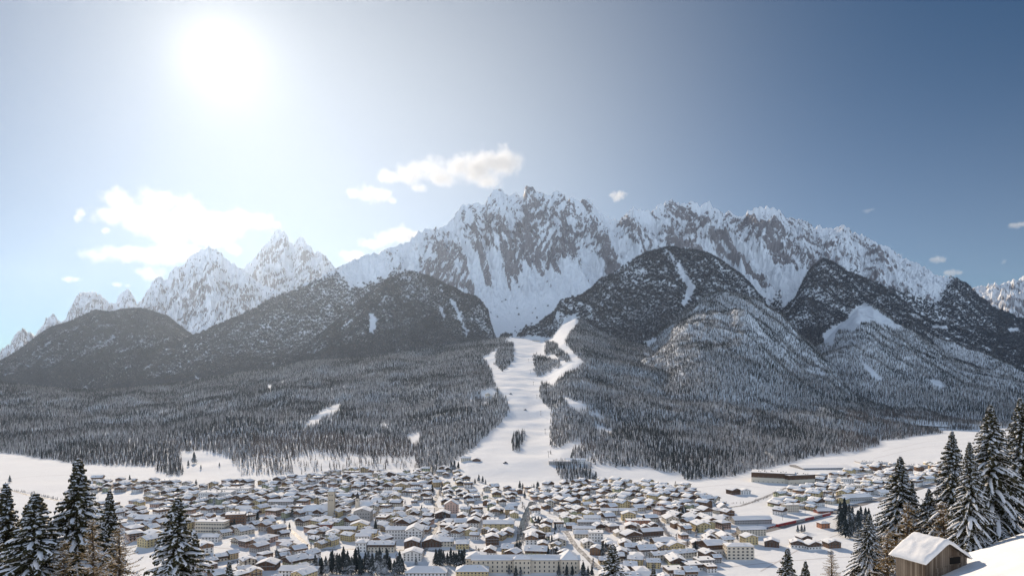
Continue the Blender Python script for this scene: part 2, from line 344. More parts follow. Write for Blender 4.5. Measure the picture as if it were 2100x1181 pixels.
# ------------------------------------------------------------------ forest masks (pixels of the photograph, on the slopes' surfaces)
SKI = [(1040,696),(1022,713),(991,734),(1007,762),(1013,789),(1028,806),(1043,829),(1046,847),(1022,872),(997,893),(979,917),(967,922),(943,940),(915,960),(915,1010),(1170,1010),(1150,985),(1132,945),(1130,908),(1129,841),(1110,823),(1106,802),(1110,786),(1135,792),(1153,771),(1171,762),(1199,745),(1183,731),(1174,719),(1159,706),(1165,686),(1183,667),(1186,640),(1166,648),(1150,667),(1132,693),(1110,690),(1083,690),(1046,690)]
ISL = [[(1034,701),(1052,702),(1054,719),(1051,744),(1031,762),(1014,747),(1016,725)],
       [(1095,728),(1113,731),(1126,737),(1150,737),(1150,751),(1113,770),(1103,774),(1095,759)],
       [(1118,701),(1141,704),(1147,716),(1168,731),(1170,742),(1153,741),(1135,727),(1118,728)],
       [(1059,889),(1077,886),(1077,899),(1065,927),(1051,927),(1049,902)]]
CLEAR = [[(1156,812),(1205,831),(1202,838),(1187,843),(1174,838),(1159,822)], [(1217,866),(1257,884),(1250,890),(1223,882)],
         [(1132,920),(1165,910),(1190,905),(1196,918),(1174,926),(1165,950),(1132,950)],
         [(365,926),(420,924),(470,938),(490,966),(480,995),(380,995),(372,955)],
         [(622,877),(640,856),(670,836),(700,828),(697,841),(665,858),(640,877)], [(835,892),(858,886),(860,905),(845,916)],
         [(1385,528),(1397,545),(1412,570),(1425,590),(1420,607),(1403,634),(1397,627),(1408,590),(1392,558)],
         [(1322,702),(1345,690),(1340,705),(1330,712)], [(1430,530),(1426,560),(1420,580),(1425,550)],
         [(920,610),(935,620),(950,660),(962,690),(955,690),(940,650),(925,625)],
         [(905,625),(915,650),(912,660),(900,635)], [(760,640),(775,655),(765,690),(756,680)],
         [(1684,690),(1700,675),(1735,656),(1755,630),(1772,622),(1800,638),(1850,672),(1835,676),(1790,661),(1770,664),(1750,682),(1720,678),(1708,706),(1690,706)],
         [(1760,730),(1775,745),(1812,782),(1800,784),(1775,760)], [(1900,780),(1925,780),(1940,795),(1920,795)],
         [(1910,668),(1945,668),(1940,676),(1915,674)], [(2065,672),(2090,672),(2092,680),(2068,682)],
         [(398,770),(412,775),(406,783),(400,780)], [(548,788),(558,788),(556,803),(549,798)],
         [(985,806),(1010,796),(1020,806),(1000,820),(988,818)], [(958,815),(970,818),(965,826)],
         [(270,975),(300,970),(298,1000),(270,1000)], [(1215,954),(1330,960),(1392,973),(1430,1002),(1215,1002)],
         [(1650,940),(1760,925),(1770,1000),(1640,1000)]]
SPARSE = [([(600,940),(640,926),(720,935),(850,940),(850,1000),(600,1000)], .16), ([(480,940),(600,930),(600,1000),(480,1000)], .5),
          ([(1150,940),(1225,925),(1225,962),(1150,962)], .55), ([(60,955),(260,950),(260,990),(100,990)], .5)]
TL = np.array([(-300,-999),(130,-999),(560,600),(640,585),(690,570),(730,600),(770,585),(812,560),(850,565),(880,1999),(1560,1999),(1562,640),(1600,600),(1612,700),(1625,1999),(1740,1999),(1745,560),(1790,585),(1850,605),(1925,632),(1938,600),(1950,580),(1975,570),(2400,600)], float)
def forest_density(k, X, Y, Z, t):
    px, py = proj(X, Y, Z)
    px = px + 7 * fbm(X / 22, Y / 60, 3, 801); py = py + 5 * fbm(X / 22, Y / 60, 3, 802)
    d = np.ones(X.shape)
    d[inpoly(px, py, SKI)] = 0
    for p in CLEAR: d[inpoly(px, py, p)] = 0
    for p, v in SPARSE: d[inpoly(px, py, p)] *= v
    for p in ISL: d[inpoly(px, py, p)] = 1
    edge = fbm(px / 14, py / 14, 3, 77) * 14
    if k == "D":
        tl = np.interp(px, TL[:, 0], TL[:, 1])
        f = sstep(py + edge * 1.5 - tl, -16, 10)
        sp = .05 * sstep(fbm(px / 25, py / 18, 3, 71), .0, .3) * sstep(py, 560, 620) * (px > 880)
        d *= np.maximum(np.where(tl > 1500, 0, f), sp)
    elif k in ("F1", "F2", "F3"):
        g = np.clip(1.0 - sstep(fbm(X / 60, Y / 360, 3, 72), .42, .6) * .8 * sstep(t, .35, .8), 0, 1)
        tr_ = ridged((X + .12 * Y + 50 * fbm(X / 200, Y / 200, 2, 66)) / 260, Y / 1500, 1, 67)
        g = g * (1 - .4 * sstep(.38 - R[k].rib(X, Y), .0, .12) * sstep(t, .5, .75))
        d *= g * (1 - .9 * sstep(tr_, .955, .985) * sstep(t, .42, .6))
    elif k == "C":
        d *= np.clip(1 - sstep(fbm(X / 90, Y / 300, 3, 73), .36, .5), .1, 1)
    else:
        d *= np.clip(1 - .85 * sstep(fbm(X / 80, Y / 200, 3, 74), .40, .52), 0, 1)
    return d

# ------------------------------------------------------------------ conifers
def treemat(name, dark, light, frost, amount, rw=.35, nsc=.9):
    """needles with rime and snow on what faces the sky; each tree its own tint"""
    m, t, b = newmat(name)
    oi = N(t, "ShaderNodeObjectInfo"); geo = N(t, "ShaderNodeNewGeometry")
    sep = N(t, "ShaderNodeSeparateXYZ"); t.links.new(geo.outputs["Normal"], sep.inputs[0])
    nz = ntex(t, opos(t), nsc, 3, .6)
    rnd = oi.outputs["Random"]
    base = mixc(t, rnd, dark, light)
    v = mth(t, 'ADD', mth(t, 'MULTIPLY', sep.outputs[2], .75), mth(t, 'ADD', mth(t, 'MULTIPLY', nz, 1.1), mth(t, 'MULTIPLY', rnd, rw)))
    mask = mth(t, 'MULTIPLY', ramp(t, v, 1.30 - amount, 1.62 - amount), .9)
    t.links.new(mixc(t, mask, base, frost), b.inputs["Base Color"]); b.inputs["Roughness"].default_value = .85
    b.inputs["Specular IOR Level"].default_value = .1
    return m
M_FROST = treemat("frosted_needles", (.044, .043, .042), (.105, .098, .092), (.60, .58, .57), .53)
M_DARK = treemat("dark_needles", (.020, .030, .033), (.048, .056, .056), (.58, .60, .64), .20)
M_LARCH = treemat("larch_twigs", (.085, .066, .058), (.16, .130, .115), (.55, .54, .55), .35)
M_FROST2 = treemat("frosted_hazed_needles", (.050, .052, .055), (.085, .085, .088), (.54, .55, .58), .47, .10, .35)  # distance haze painted in: tinted bluer than the near frosted needles
M_DARK2 = treemat("dark_hazed_needles", (.042, .052, .066), (.068, .078, .094), (.52, .55, .60), .38, .08, .35)  # lighter and bluer than the near ones: haze and skylit shade in the colour
def mk(name, verts, faces, mats, midx=None, smooth=False):
    me = bpy.data.meshes.new(name); me.from_pydata(verts, [], faces)
    for m in mats: me.materials.append(m)
    if midx is not None: me.polygons.foreach_set("material_index", np.asarray(midx, np.int32))
    if smooth: me.polygons.foreach_set("use_smooth", [True] * len(faces))
    me.update(); return me
def conifer_mesh(name, h, r, tiers, seg, seed, mat, sparse=0.0, trunkmat=None):
    """ragged tiers of drooping branch fans round a stem"""
    rr = random.Random(seed); V = []; Fc = []
    for i in range(tiers):
        a = i / tiers; z0 = h * (.10 + .88 * a ** .92); rad = r * (1 - a) ** .85 * rr.uniform(.85, 1.12) + .12 * r * .3
        zt = min(h, z0 + h * .22 * (1 - a * .45)); n = seg; off = rr.random() * 6.28
        top = len(V); V.append((rr.uniform(-.05, .05), rr.uniform(-.05, .05), zt))
        ring = []
        for j in range(n * 2):
            an = off + j * math.pi / n; k = (1.0 if j % 2 == 0 else .52) * rr.uniform(.72, 1.15)
            zz = z0 + (-.06 * h * (1 - a) * .6 if j % 2 == 0 else .05 * h * (1 - a)) + rr.uniform(-.02, .02) * h
            ring.append(len(V)); V.append((math.cos(an) * rad * k, math.sin(an) * rad * k, zz))
        for j in range(n * 2):
            if sparse and rr.random() < sparse: continue
            Fc.append((top, ring[j], ring[(j + 1) % (n * 2)]))
    return mk(name, V, Fc, [mat])
def stem_into(V, Fc, h, r):
    s = len(V)
    for z, q in ((0, r), (h, r * .2)):
        for j in range(5): V.append((math.cos(j * 1.2566) * q, math.sin(j * 1.2566) * q, z))
    for j in range(5): Fc.append((s + j, s + (j + 1) % 5, s + 5 + (j + 1) % 5, s + 5 + j))
protos = []
for i in range(5): protos.append(bpy.data.objects.new("frosted_spruce_kind", conifer_mesh("frosted_spruce", random.uniform(15, 20), random.uniform(2.7, 3.5), 6, 5, i, M_FROST)))
for i in range(3): protos.append(bpy.data.objects.new("dark_spruce_kind", conifer_mesh("dark_spruce", random.uniform(16, 21), random.uniform(2.6, 3.3), 6, 5, 20 + i, M_DARK)))
for i in range(3): protos.append(bpy.data.objects.new("bare_larch_kind", conifer_mesh("bare_larch", random.uniform(15, 20), random.uniform(2.0, 2.6), 7, 5, 40 + i, M_LARCH, .35)))
def clump(name, kinds, mat, seed, n=7, rad=6.8):
    rr = random.Random(seed); V = []; Fc = []
    for i in range(n):
        me = protos[rr.choice(kinds)].data; a = rr.uniform(0, 6.28); d = rad * math.sqrt((i + .3) / n); s = rr.uniform(.7, 1.15); b0 = len(V); o = (d * math.cos(i * 2.4 + a * .2), d * math.sin(i * 2.4 + a * .2)); t = rr.uniform(0, 6.28); c, q = math.cos(t), math.sin(t)
        for v in me.vertices: V.append(((v.co.x * c - v.co.y * q) * s * .95 + o[0], (v.co.x * q + v.co.y * c) * s * .95 + o[1], v.co.z * s * .9))
        for f in me.polygons: Fc.append(tuple(b0 + k for k in f.vertices))
    return bpy.data.objects.new(name + "_kind", mk(name, V, Fc, [mat]))
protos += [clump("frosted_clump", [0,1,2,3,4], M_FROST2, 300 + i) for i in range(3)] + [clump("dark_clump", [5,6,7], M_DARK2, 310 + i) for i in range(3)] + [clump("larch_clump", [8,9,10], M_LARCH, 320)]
def gn_forest(name, P, idx, rot, scl):
    me = bpy.data.meshes.new(name); me.vertices.add(len(P)); me.vertices.foreach_set("co", P.astype(np.float32).ravel())
    for nm, ty, a in (("kind_index", 'INT', idx), ("turn", 'FLOAT', rot), ("size", 'FLOAT', scl)):
        at = me.attributes.new(nm, ty, 'POINT'); at.data.foreach_set("value", a.astype(np.int32 if ty == 'INT' else np.float32))
    o = bpy.data.objects.new(name, me); C.objects.link(o)
    g = bpy.data.node_groups.new(name, 'GeometryNodeTree')
    g.interface.new_socket("Geometry", in_out='INPUT', socket_type='NodeSocketGeometry')
    g.interface.new_socket("Geometry", in_out='OUTPUT', socket_type='NodeSocketGeometry')
    n = g.nodes; L = g.links
    gi = n.new("NodeGroupInput"); go = n.new("NodeGroupOutput")
    iop = n.new("GeometryNodeInstanceOnPoints"); g2i = n.new("GeometryNodeGeometryToInstance")
    for p in reversed(protos):
        oi = n.new("GeometryNodeObjectInfo"); oi.inputs["Object"].default_value = p; oi.transform_space = 'ORIGINAL'; oi.inputs["As Instance"].default_value = True
        L.new(oi.outputs["Geometry"], g2i.inputs[0])
    def attr(nm, ty):
        a = n.new("GeometryNodeInputNamedAttribute"); a.data_type = ty; a.inputs["Name"].default_value = nm; return a.outputs["Attribute"]
    cx = n.new("ShaderNodeCombineXYZ"); L.new(attr("turn", 'FLOAT'), cx.inputs[2])
    L.new(gi.outputs[0], iop.inputs["Points"]); L.new(g2i.outputs[0], iop.inputs["Instance"]); iop.inputs["Pick Instance"].default_value = True
    L.new(attr("kind_index", 'INT'), iop.inputs["Instance Index"]); L.new(cx.outputs[0], iop.inputs["Rotation"]); L.new(attr("size", 'FLOAT'), iop.inputs["Scale"])
    L.new(iop.outputs[0], go.inputs[0])
    mod = o.modifiers.new("scatter", 'NODES'); mod.node_group = g
    return o
LARCHZ = [([(520,900),(600,885),(860,905),(860,990),(480,990),(480,940)], .8), ([(100,930),(520,880),(520,985),(100,985)], .35), ([(1740,840),(2000,850),(2000,900),(1700,940)], .5), ([(1130,880),(1240,920),(1240,960),(1130,960)], .5)]
PP = []; KI = []
SPC = {"G": 7.0, "G2": 8.0, "G3": 8.6, "F1": 9.6, "F2": 9.6, "F3": 9.6, "D": 11, "C": 12}
SCF = {"G": .82, "G2": .95, "G3": 1.0, "F1": 1.1, "F2": 1.1, "F3": 1.1, "D": 1.2, "C": 1.3}
FRONT = []
for k, sp in SPC.items():
    r = R[k]; ymin, ymax = r.Df.min(), r.D.max() * 1.01
    ys = np.arange(ymin, ymax, sp)
    for ch in np.array_split(ys, max(1, len(ys) // 40)):
        xm = ch.max() * .74; xs = np.arange(-xm, xm, sp)
        X, Y = np.meshgrid(xs, ch); X = X.ravel() + rng.uniform(-.48, .48, X.size) * sp; Y = Y.ravel() + rng.uniform(-.48, .48, Y.size) * sp
        px = CX + F * X / Y; m = (px > max(r.x0, -60)) & (px < min(r.x1, 2160)); X = X[m]; Y = Y[m]
        if not len(X): continue
        Z, t = r.H(X, Y); m = (t > (.004 if k == 'G' else -.03)) & (t < (1.3 if k == 'G' else 1.03)); X, Y, Z, t = X[m], Y[m], Z[m], t[m]
        if not len(X): continue
        m = Z > top_other(X, Y, k) - .5; X, Y, Z, t = X[m], Y[m], Z[m], t[m]
        if not len(X): continue
        m = rng.random(len(X)) < forest_density(k, X, Y, Z, t); X, Y, Z = X[m], Y[m], Z[m]
        if not len(X): continue
        px, py = proj(X, Y, Z)
        lz = .06 + .16 * sstep(fbm(X / 300, Y / 300, 3, 60), .05, .4)
        for p, v in LARCHZ: lz = np.where(inpoly(px, py, p), v, lz)
        q = rng.random(len(X)); dk = sstep(fbm(X / 230, Y / 260, 4, 61), -.2, .35) * .62 + .22
        if k == "C": dk = dk * 0 + .93; lz = lz * .2
        elif k in ("F1", "F2", "F3", "D"): dk = .52 + dk * .45; lz = lz * .5
        elif k != 'G': dk = .2 + dk * .8
        ki = np.where(q < lz, 8 + rng.integers(0, 3, len(X)), np.where(rng.random(len(X)) < dk, 5 + rng.integers(0, 3, len(X)), rng.integers(0, 5, len(X))))
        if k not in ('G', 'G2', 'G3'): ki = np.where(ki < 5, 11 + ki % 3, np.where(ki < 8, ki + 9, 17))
        s = rng.uniform(.62, 1.18, len(X)) * SCF[k] * (1 if k != 'G' else 1)
        PP.append(np.stack([X, Y, Z - .4, s], 1)); KI.append(ki)
PP = np.concatenate(PP); KI = np.concatenate(KI)
print("forest trees", len(PP))
# ------------------------------------------------------------------ simple mesh builder
class MB:
    def __init__(s): s.v = []; s.f = []; s.m = []
    def quad(s, pts, m=0):
        b = len(s.v); s.v += [tuple(p) for p in pts]; s.f.append(tuple(range(b, b + len(pts)))); s.m.append(m)
    def box(s, x0, x1, y0, y1, z0, z1, m=0, bottom=False):
        b = len(s.v); s.v += [(x0,y0,z0),(x1,y0,z0),(x1,y1,z0),(x0,y1,z0),(x0,y0,z1),(x1,y0,z1),(x1,y1,z1),(x0,y1,z1)]
        for q in ((0,1,5,4),(1,2,6,5),(2,3,7,6),(3,0,4,7),(4,5,6,7)) + (((3,2,1,0),) if bottom else ()):
            s.f.append(tuple(b + i for i in q)); s.m.append(m)
    def prism(s, prof, y0, y1, m=0, axis='y', caps=True):
        n = len(prof); b = len(s.v)
        for y in (y0, y1):
            for (a, z) in prof: s.v.append((a, y, z) if axis == 'y' else (y, a, z))
        for i in range(n):
            j = (i + 1) % n; q = (b + i, b + j, b + n + j, b + n + i)
            s.f.append(q if axis == 'y' else q[::-1]); s.m.append(m)
        if caps:
            a, c = tuple(b + i for i in range(n))[::-1], tuple(b + n + i for i in range(n))
            s.f += [a, c] if axis == 'y' else [a[::-1], c[::-1]]; s.m += [m, m]
    def mesh(s, name, mats, smooth=False): return mk(name, s.v, s.f, mats, s.m, smooth)
def flatmat(name, col, var=.08, rough=.85, sc=.6):
    m, t, b = newmat(name); n = ntex(t, opos(t), sc, 4)
    t.links.new(mixc(t, n, tuple(c * (1 - var * 2) for c in col), tuple(c * (1 + var) for c in col)), b.inputs["Base Color"]); b.inputs["Roughness"].default_value = rough
    return m
WALLS = {"white": flatmat("white_plaster", (.78, .76, .73)), "cream": flatmat("cream_plaster", (.66, .59, .48)), "yellow": flatmat("yellow_plaster", (.60, .49, .27)),
         "ochre": flatmat("ochre_plaster", (.47, .36, .21)), "pink": flatmat("pink_plaster", (.60, .42, .34)), "grey": flatmat("grey_plaster", (.38, .37, .36)),
         "brown": flatmat("brown_timber", (.16, .085, .05)), "green": flatmat("green_plaster", (.42, .44, .30)), "orange": flatmat("orange_plaster", (.50, .22, .12)), "red": flatmat("red_plaster", (.34, .12, .08))}
WOOD = flatmat("dark_timber", (.105, .06, .038), .25, .8, 2.0)
WOOD2 = flatmat("mid_timber", (.22, .13, .075), .25, .8, 2.0)
RSNOW = snowmat("roof_snow", .6, .25, (.82, .83, .85))
GLASS, _t, _b = newmat("window_glass"); _b.inputs["Base Color"].default_value = (.03, .035, .045, 1); _b.inputs["Roughness"].default_value = .25
METAL = flatmat("dark_metal", (.10, .11, .12)); CONC = flatmat("concrete", (.30, .29, .28))
WINF = flatmat("window_frame_paint", (.55, .52, .48))
def winmesh(w, h, frame=None):
    b = MB(); b.box(-w/2-.1, w/2+.1, -.06, .0, -h/2-.1, h/2+.1, 0, True); b.box(-w/2, w/2, -.09, -.06, -h/2, h/2, 1, True)
    return b.mesh("window", [frame or WINF, GLASS])
WIN = {"small": winmesh(1.3, 1.5), "wide": winmesh(2.2, 1.5), "timber": winmesh(1.5, 1.5, WOOD), "tall": winmesh(1.2, 2.0)}
def roofmesh_gable(w, d, h, rise, o, rr, dormers=0, th=.75):
    """timber deck with a thick lumpy layer of snow; ridge along y"""
    b = MB(); s = rise / (w / 2); e = h - o * s
    W = w / 2 + o
    b.prism([(-W, e - .05), (0, h + rise - .05), (W, e - .05), (W, e + .25), (0, h + rise + .3), (-W, e + .25)], -d/2 - o, d/2 + o, 0)
    ny = 6; base = len(b.v); rows = []
    for j in range(ny + 1):
        y = -d/2 - o + .12 + (d + 2 * o - .24) * j / ny; row = []
        edge = j in (0, ny)
        for k, q in enumerate((-1, -.97, -.5, -.04, .04, .5, .97, 1)):
            zz = h + rise + .27 - abs(q) * (W - .1) * s
            t = 0 if k in (0, 7) else (th * (.45 if edge else 1) + rr.uniform(-.12, .12))
            row.append(len(b.v)); b.v.append((q * (W - .1), y, zz + max(0, t)))
        rows.append(row)
    for j in range(ny):
        for k in range(7): b.f.append((rows[j][k], rows[j][k+1], rows[j+1][k+1], rows[j+1][k])[::1]); b.m.append(1)
    for row, fl in ((rows[0], 0), (rows[-1], 1)):
        n = len(b.v); b.v += [(b.v[i][0], b.v[i][1], h + rise + .26 - abs(b.v[i][0]) * s) for i in row]
        for k in range(7):
            q = (row[k], n + k, n + k + 1, row[k+1]); b.f.append(q if fl == 0 else q[::-1]); b.m.append(1)
    for i in range(dormers):
        y = (i + .5) / dormers * d - d/2; sg = 1 if i % 2 else -1; x = sg * w * .27; z = h + rise - abs(x) * s
        x0, x1 = (x, x + sg * 1.3) if sg > 0 else (x - 1.3, x)
        b.box(x0, x1, y - .8, y + .8, z - .8, z + 1.0, 0); b.box(x0 - .2, x1 + .2, y - 1, y + 1, z + 1.0, z + 1.5, 1)
    return b.mesh("roof", [WOOD, RSNOW])
def roofmesh_hip(w, d, h, rise, o, rr):
    b = MB(); W, D = w/2 + o, d/2 + o; r = max(0.01, D - W) if D > W else .01
    for m, dz, ins in ((0, 0, 0), (1, .25, .12)):
        th = .3 if m == 0 else .6; a = len(b.v); q = len(b.f)
        Wi, Di = W - ins, D - ins
        b.v += [(-Wi,-Di,h+dz),(Wi,-Di,h+dz),(Wi,Di,h+dz),(-Wi,Di,h+dz),(-Wi+.1,-Di+.1,h+dz+th),(Wi-.1,-Di+.1,h+dz+th),(Wi-.1,Di-.1,h+dz+th),(-Wi+.1,Di-.1,h+dz+th)]
        if D >= W: b.v += [(0, -(D - W) - .01, h+dz+th+rise), (0, (D - W) + .01, h+dz+th+rise)]; tf = ((4,5,8),(5,6,9,8),(6,7,9),(7,4,8,9))
        else: b.v += [(-(W - D) - .01, 0, h+dz+th+rise), ((W - D) + .01, 0, h+dz+th+rise)]; tf = ((4,5,9,8),(5,6,9),(6,7,8,9),(7,4,8))
        for f in ((0,1,5,4),(1,2,6,5),(2,3,7,6),(3,0,4,7),(3,2,1,0)) + tf: b.f.append(tuple(a + i for i in f)); b.m.append(m)
    return b.mesh("roof", [WOOD, RSNOW])
def roofmesh_flat(w, d, h, rr, fascia=None):
    b = MB(); b.box(-w/2-.4, w/2+.4, -d/2-.4, d/2+.4, h, h + .35, 0, True)
    b.box(-w/2-.25, w/2+.25, -d/2-.25, d/2+.25, h + .352, h + .85, 1)
    for i in range(int(w * d / 160) + 1):
        x, y = rr.uniform(-.35, .35) * w, rr.uniform(-.35, .35) * d; b.box(x - .8, x + .8, y - .6, y + .6, h + .8, h + 1.7, 2)
    return b.mesh("roof", [fascia or WOOD, RSNOW, METAL])
def chimneymesh(x, y, z):
    b = MB(); b.box(x - .4, x + .4, y - .4, y + .4, z - 1.5, z + 1.1, 0); b.box(x - .5, x + .5, y - .5, y + .5, z + 1.1, z + 1.5, 1)
    return b.mesh("chimney", [CONC, RSNOW])
class Kind:
    """a kind of building: its part meshes and where its windows sit"""
    def __init__(s, w, d, floors, roof, wall, wood=0, rise=None, o=1.1, balcony=False, seed=0, dormers=0, win="small", fh=2.9, wgap=3.0):
        rr = random.Random(seed); s.w, s.d, s.wall_name, s.roof_kind, s.wood, s.floors = w, d, wall, roof, wood, floors
        h = floors * fh + .4; s.h = h; rise = rise if rise is not None else w * .17
        b = MB(); m = [WALLS[wall], WOOD if seed % 2 else WOOD2, GLASS]
        if roof == 'gable':
            prof = [(-w/2, -2), (w/2, -2), (w/2, h), (0, h + rise), (-w/2, h)]
        else: prof = [(-w/2, -2), (w/2, -2), (w/2, h), (-w/2, h)]
        b.prism(prof, -d/2, d/2, 0)
        if wood:
            z0 = h - wood * fh
            pr = [(-w/2 - .06, z0), (w/2 + .06, z0), (w/2 + .06, h - .1)] + ([(0, h + rise - .12)] if roof == 'gable' else []) + [(-w/2 - .06, h - .1)]
            b.prism(pr, -d/2 - .06, d/2 + .06, 1)
        s.wins = []
        for fl in range(floors):
            z = .4 + fl * fh + 1.5; off = .07 if (wood and fl >= floors - wood) else .0
            n = max(2, int(w / wgap)); 
            for i in range(n):
                x = (i + .5) / n * w - w/2
                s.wins += [(x, -d/2 - off, z, 0.0), (x, d/2 + off, z, math.pi)]
            n = max(2, int(d / wgap))
            for i in range(n):
                y = (i + .5) / n * d - d/2
                s.wins += [(w/2 + off, y, z, math.pi/2), (-w/2 - off, y, z, -math.pi/2)]
        if roof == 'gable' and rise > 2: s.wins += [(0, -d/2 - (.07 if wood else 0), h + rise * .3, 0.0)]
        s.wall = b.mesh("wall", m)
        b2 = MB(); b2.v = list(b.v); b2.f = list(b.f); b2.m = list(b.m)
        for (x, y, z, a) in s.wins:
            c, sn = math.cos(a), math.sin(a); pts = [(-.65, -.04, -.75), (.65, -.04, -.75), (.65, -.04, .75), (-.65, -.04, .75)]
            b2.quad([(x + p[0]*c - p[1]*sn, y + p[0]*sn + p[1]*c, z + p[2]) for p in pts], 2)
        s.wall_far = b2.mesh("wall", m)
        s.roof = roofmesh_gable(w, d, h, rise, o, rr, dormers) if roof == 'gable' else (roofmesh_hip(w, d, h, rise, o, rr) if roof == 'hip' else roofmesh_flat(w, d, h, rr))
        top = h + (rise if roof != 'flat' else .3)
        s.chim = [chimneymesh(w * .17, d * rr.uniform(-.25, .25), top - (rise * .3 if roof != 'flat' else 0))] if roof != 'flat' else []
        s.balc = None
        if balcony:
            b = MB()
            for fl in range(1, floors):
                z = .4 + fl * fh; b.box(-w/2 + .3, w/2 - .3, -d/2 - 1.3, -d/2 - .02, z - .15, z + .0, 0, True); b.box(-w/2 + .3, w/2 - .3, -d/2 - 1.36, -d/2 - 1.26, z, z + 1.0, 0, True)
                b.box(-w/2 + .3, w/2 - .3, -d/2 - 1.4, -d/2 - 1.2, z + 1.0, z + 1.15, 1, True)
            s.balc = b.mesh("balcony", [WOOD, RSNOW])
        s.win = WIN[win]
def ob(name, me, parent=None, loc=(0,0,0), rz=0):
    o = bpy.data.objects.new(name, me); C.objects.link(o); o.location = loc; o.rotation_euler = (0, 0, rz)
    if parent: o.parent = parent
    return o
BUILT = []      # (object, px, py, phrase, category) for the labels
LANDMARKS = []  # (phrase, px, py)
def gz(x, y): return float((terrain if y > 1250 else ground)(np.array([x]), np.array([y]))[0])
def put(kind, name, x, y, rz, cat, near, scale=1.0, label=None, group=None, z=None):
    e = ob(name, None, None, (x, y, (gz(x, y) if z is None else z)), rz); e.scale = (scale,) * 3
    ob("wall", kind.wall if near else kind.wall_far, e)
    r = ob("roof", kind.roof, e)
    for c in kind.chim: ob("chimney", c, r)
    if kind.balc: ob("balcony", kind.balc, e)
    if near:
        for (wx, wy, wz, a) in kind.wins: ob("window", kind.win, e, (wx, wy, wz), a)
    tag(e, label, cat, group); return e
def width_at(py): return 200.0 / (py - HZ)     # metres per photograph pixel at the valley floor, times F/F
TREES_AT = []
# ------------------------------------------------------------------ roads, river, railway bed: sheets on the snow
def strip(name, pts, w, mat, lift=.06, kind="structure", wz=None):
    P = [gpt(*p) for p in pts]; L = []
    for i in range(len(P) - 1):
        n = max(2, int(math.dist(P[i], P[i+1]) / 12))
        for k in range(n): t = k / n; L.append((P[i][0] * (1 - t) + P[i+1][0] * t, P[i][1] * (1 - t) + P[i+1][1] * t))
    L.append(P[-1]); b = MB(); A = []
    for i, (x, y) in enumerate(L):
        j, k = max(0, i - 1), min(len(L) - 1, i + 1); dx, dy = L[k][0] - L[j][0], L[k][1] - L[j][1]; l = math.hypot(dx, dy) + 1e-6
        nx, ny = -dy / l * w / 2, dx / l * w / 2; wv = 1 + .12 * math.sin(i * 1.7)
        for s in (-1, -.33, .33, 1):
            xx, yy_ = x + nx * s * wv, y + ny * s * wv; A.append((xx, yy_, gz(xx, yy_) + lift))
    f = []
    for i in range(len(L) - 1):
        for s in range(3): a = i * 4 + s; f.append((a, a + 1, a + 5, a + 4))
    o = bpy.data.objects.new(name, mk(name, A, f, [mat])); C.objects.link(o)
    o["kind"] = kind; return o
ROADM, t_, b_ = newmat("trodden_road"); _n = ntex(t_, opos(t_), .25, 5, .7)
t_.links.new(mixc(t_, ramp(t_, _n, .40, .62), (.13, .125, .125), (.60, .60, .61)), b_.inputs["Base Color"]); b_.inputs["Roughness"].default_value = .7
WATERM, t_, b_ = newmat("dark_water"); b_.inputs["Base Color"].default_value = (.05, .06, .065, 1); b_.inputs["Roughness"].default_value = .25
bump(t_, b_, ntex(t_, opos(t_), .8, 3), .4, .2)
BEDM = flatmat("railway_bed", (.28, .27, .27), .3, .9, .4)
ROADS = [[(880,950),(892,975),(915,992),(960,1005),(1010,1022),(1060,1035)], [(1480,1042),(1520,1036),(1570,1018),(1605,1003),(1632,993),(1700,985),(1800,968),(1900,950)],
         [(430,1181),(480,1150),(540,1138),(640,1128),(740,1125),(860,1128),(960,1128)], [(960,1128),(1040,1118),(1100,1100),(1180,1085),(1300,1068),(1345,1062),(1480,1042)],
         [(1345,1062),(1365,1090),(1385,1112),(1420,1135)], [(0,1000),(60,1014),(120,1026),(200,1030),(330,1050),(430,1058),(560,1062),(640,1066),(740,1058),(850,1040),(960,1042),(1060,1035)],
         [(870,1128),(890,1090),(905,1060),(890,1030),(905,1000)], [(1500,1098),(1560,1085),(1640,1066),(1750,1036),(1850,1010),(1930,985)],
         [(560,1062),(600,1090),(640,1128)], [(420,1100),(500,1105),(560,1100)], [(1160,1088),(1180,1120),(1210,1150),(1250,1181)]]
for r_ in ROADS: strip("road", r_, 6.0, ROADM)
strip("river", [(1092,1028),(1080,1050),(1072,1075),(1068,1100),(1062,1118),(1030,1130)], 9, WATERM, .03)
strip("railway", [(1330,1128),(1440,1108),(1560,1090),(1640,1070),(1760,1036),(1860,1008),(1960,978),(2060,950)], 13, BEDM, .10)
for dx in (-3, -1):
    pass
ROADPX = []
for r_ in ROADS + [[(1092,1028),(1080,1050),(1072,1075),(1068,1100),(1062,1118),(1030,1130)], [(1330,1128),(1440,1108),(1560,1090),(1640,1070),(1760,1036),(1860,1008),(1960,978)]]:
    P = [gpt(*p) for p in r_]
    for i in range(len(P) - 1):
        n = int(math.dist(P[i], P[i+1]) / 8) + 1
        for k in range(n): ROADPX.append((P[i][0] + (P[i+1][0] - P[i][0]) * k / n, P[i][1] + (P[i+1][1] - P[i][1]) * k / n))
ROADPX = np.array(ROADPX)

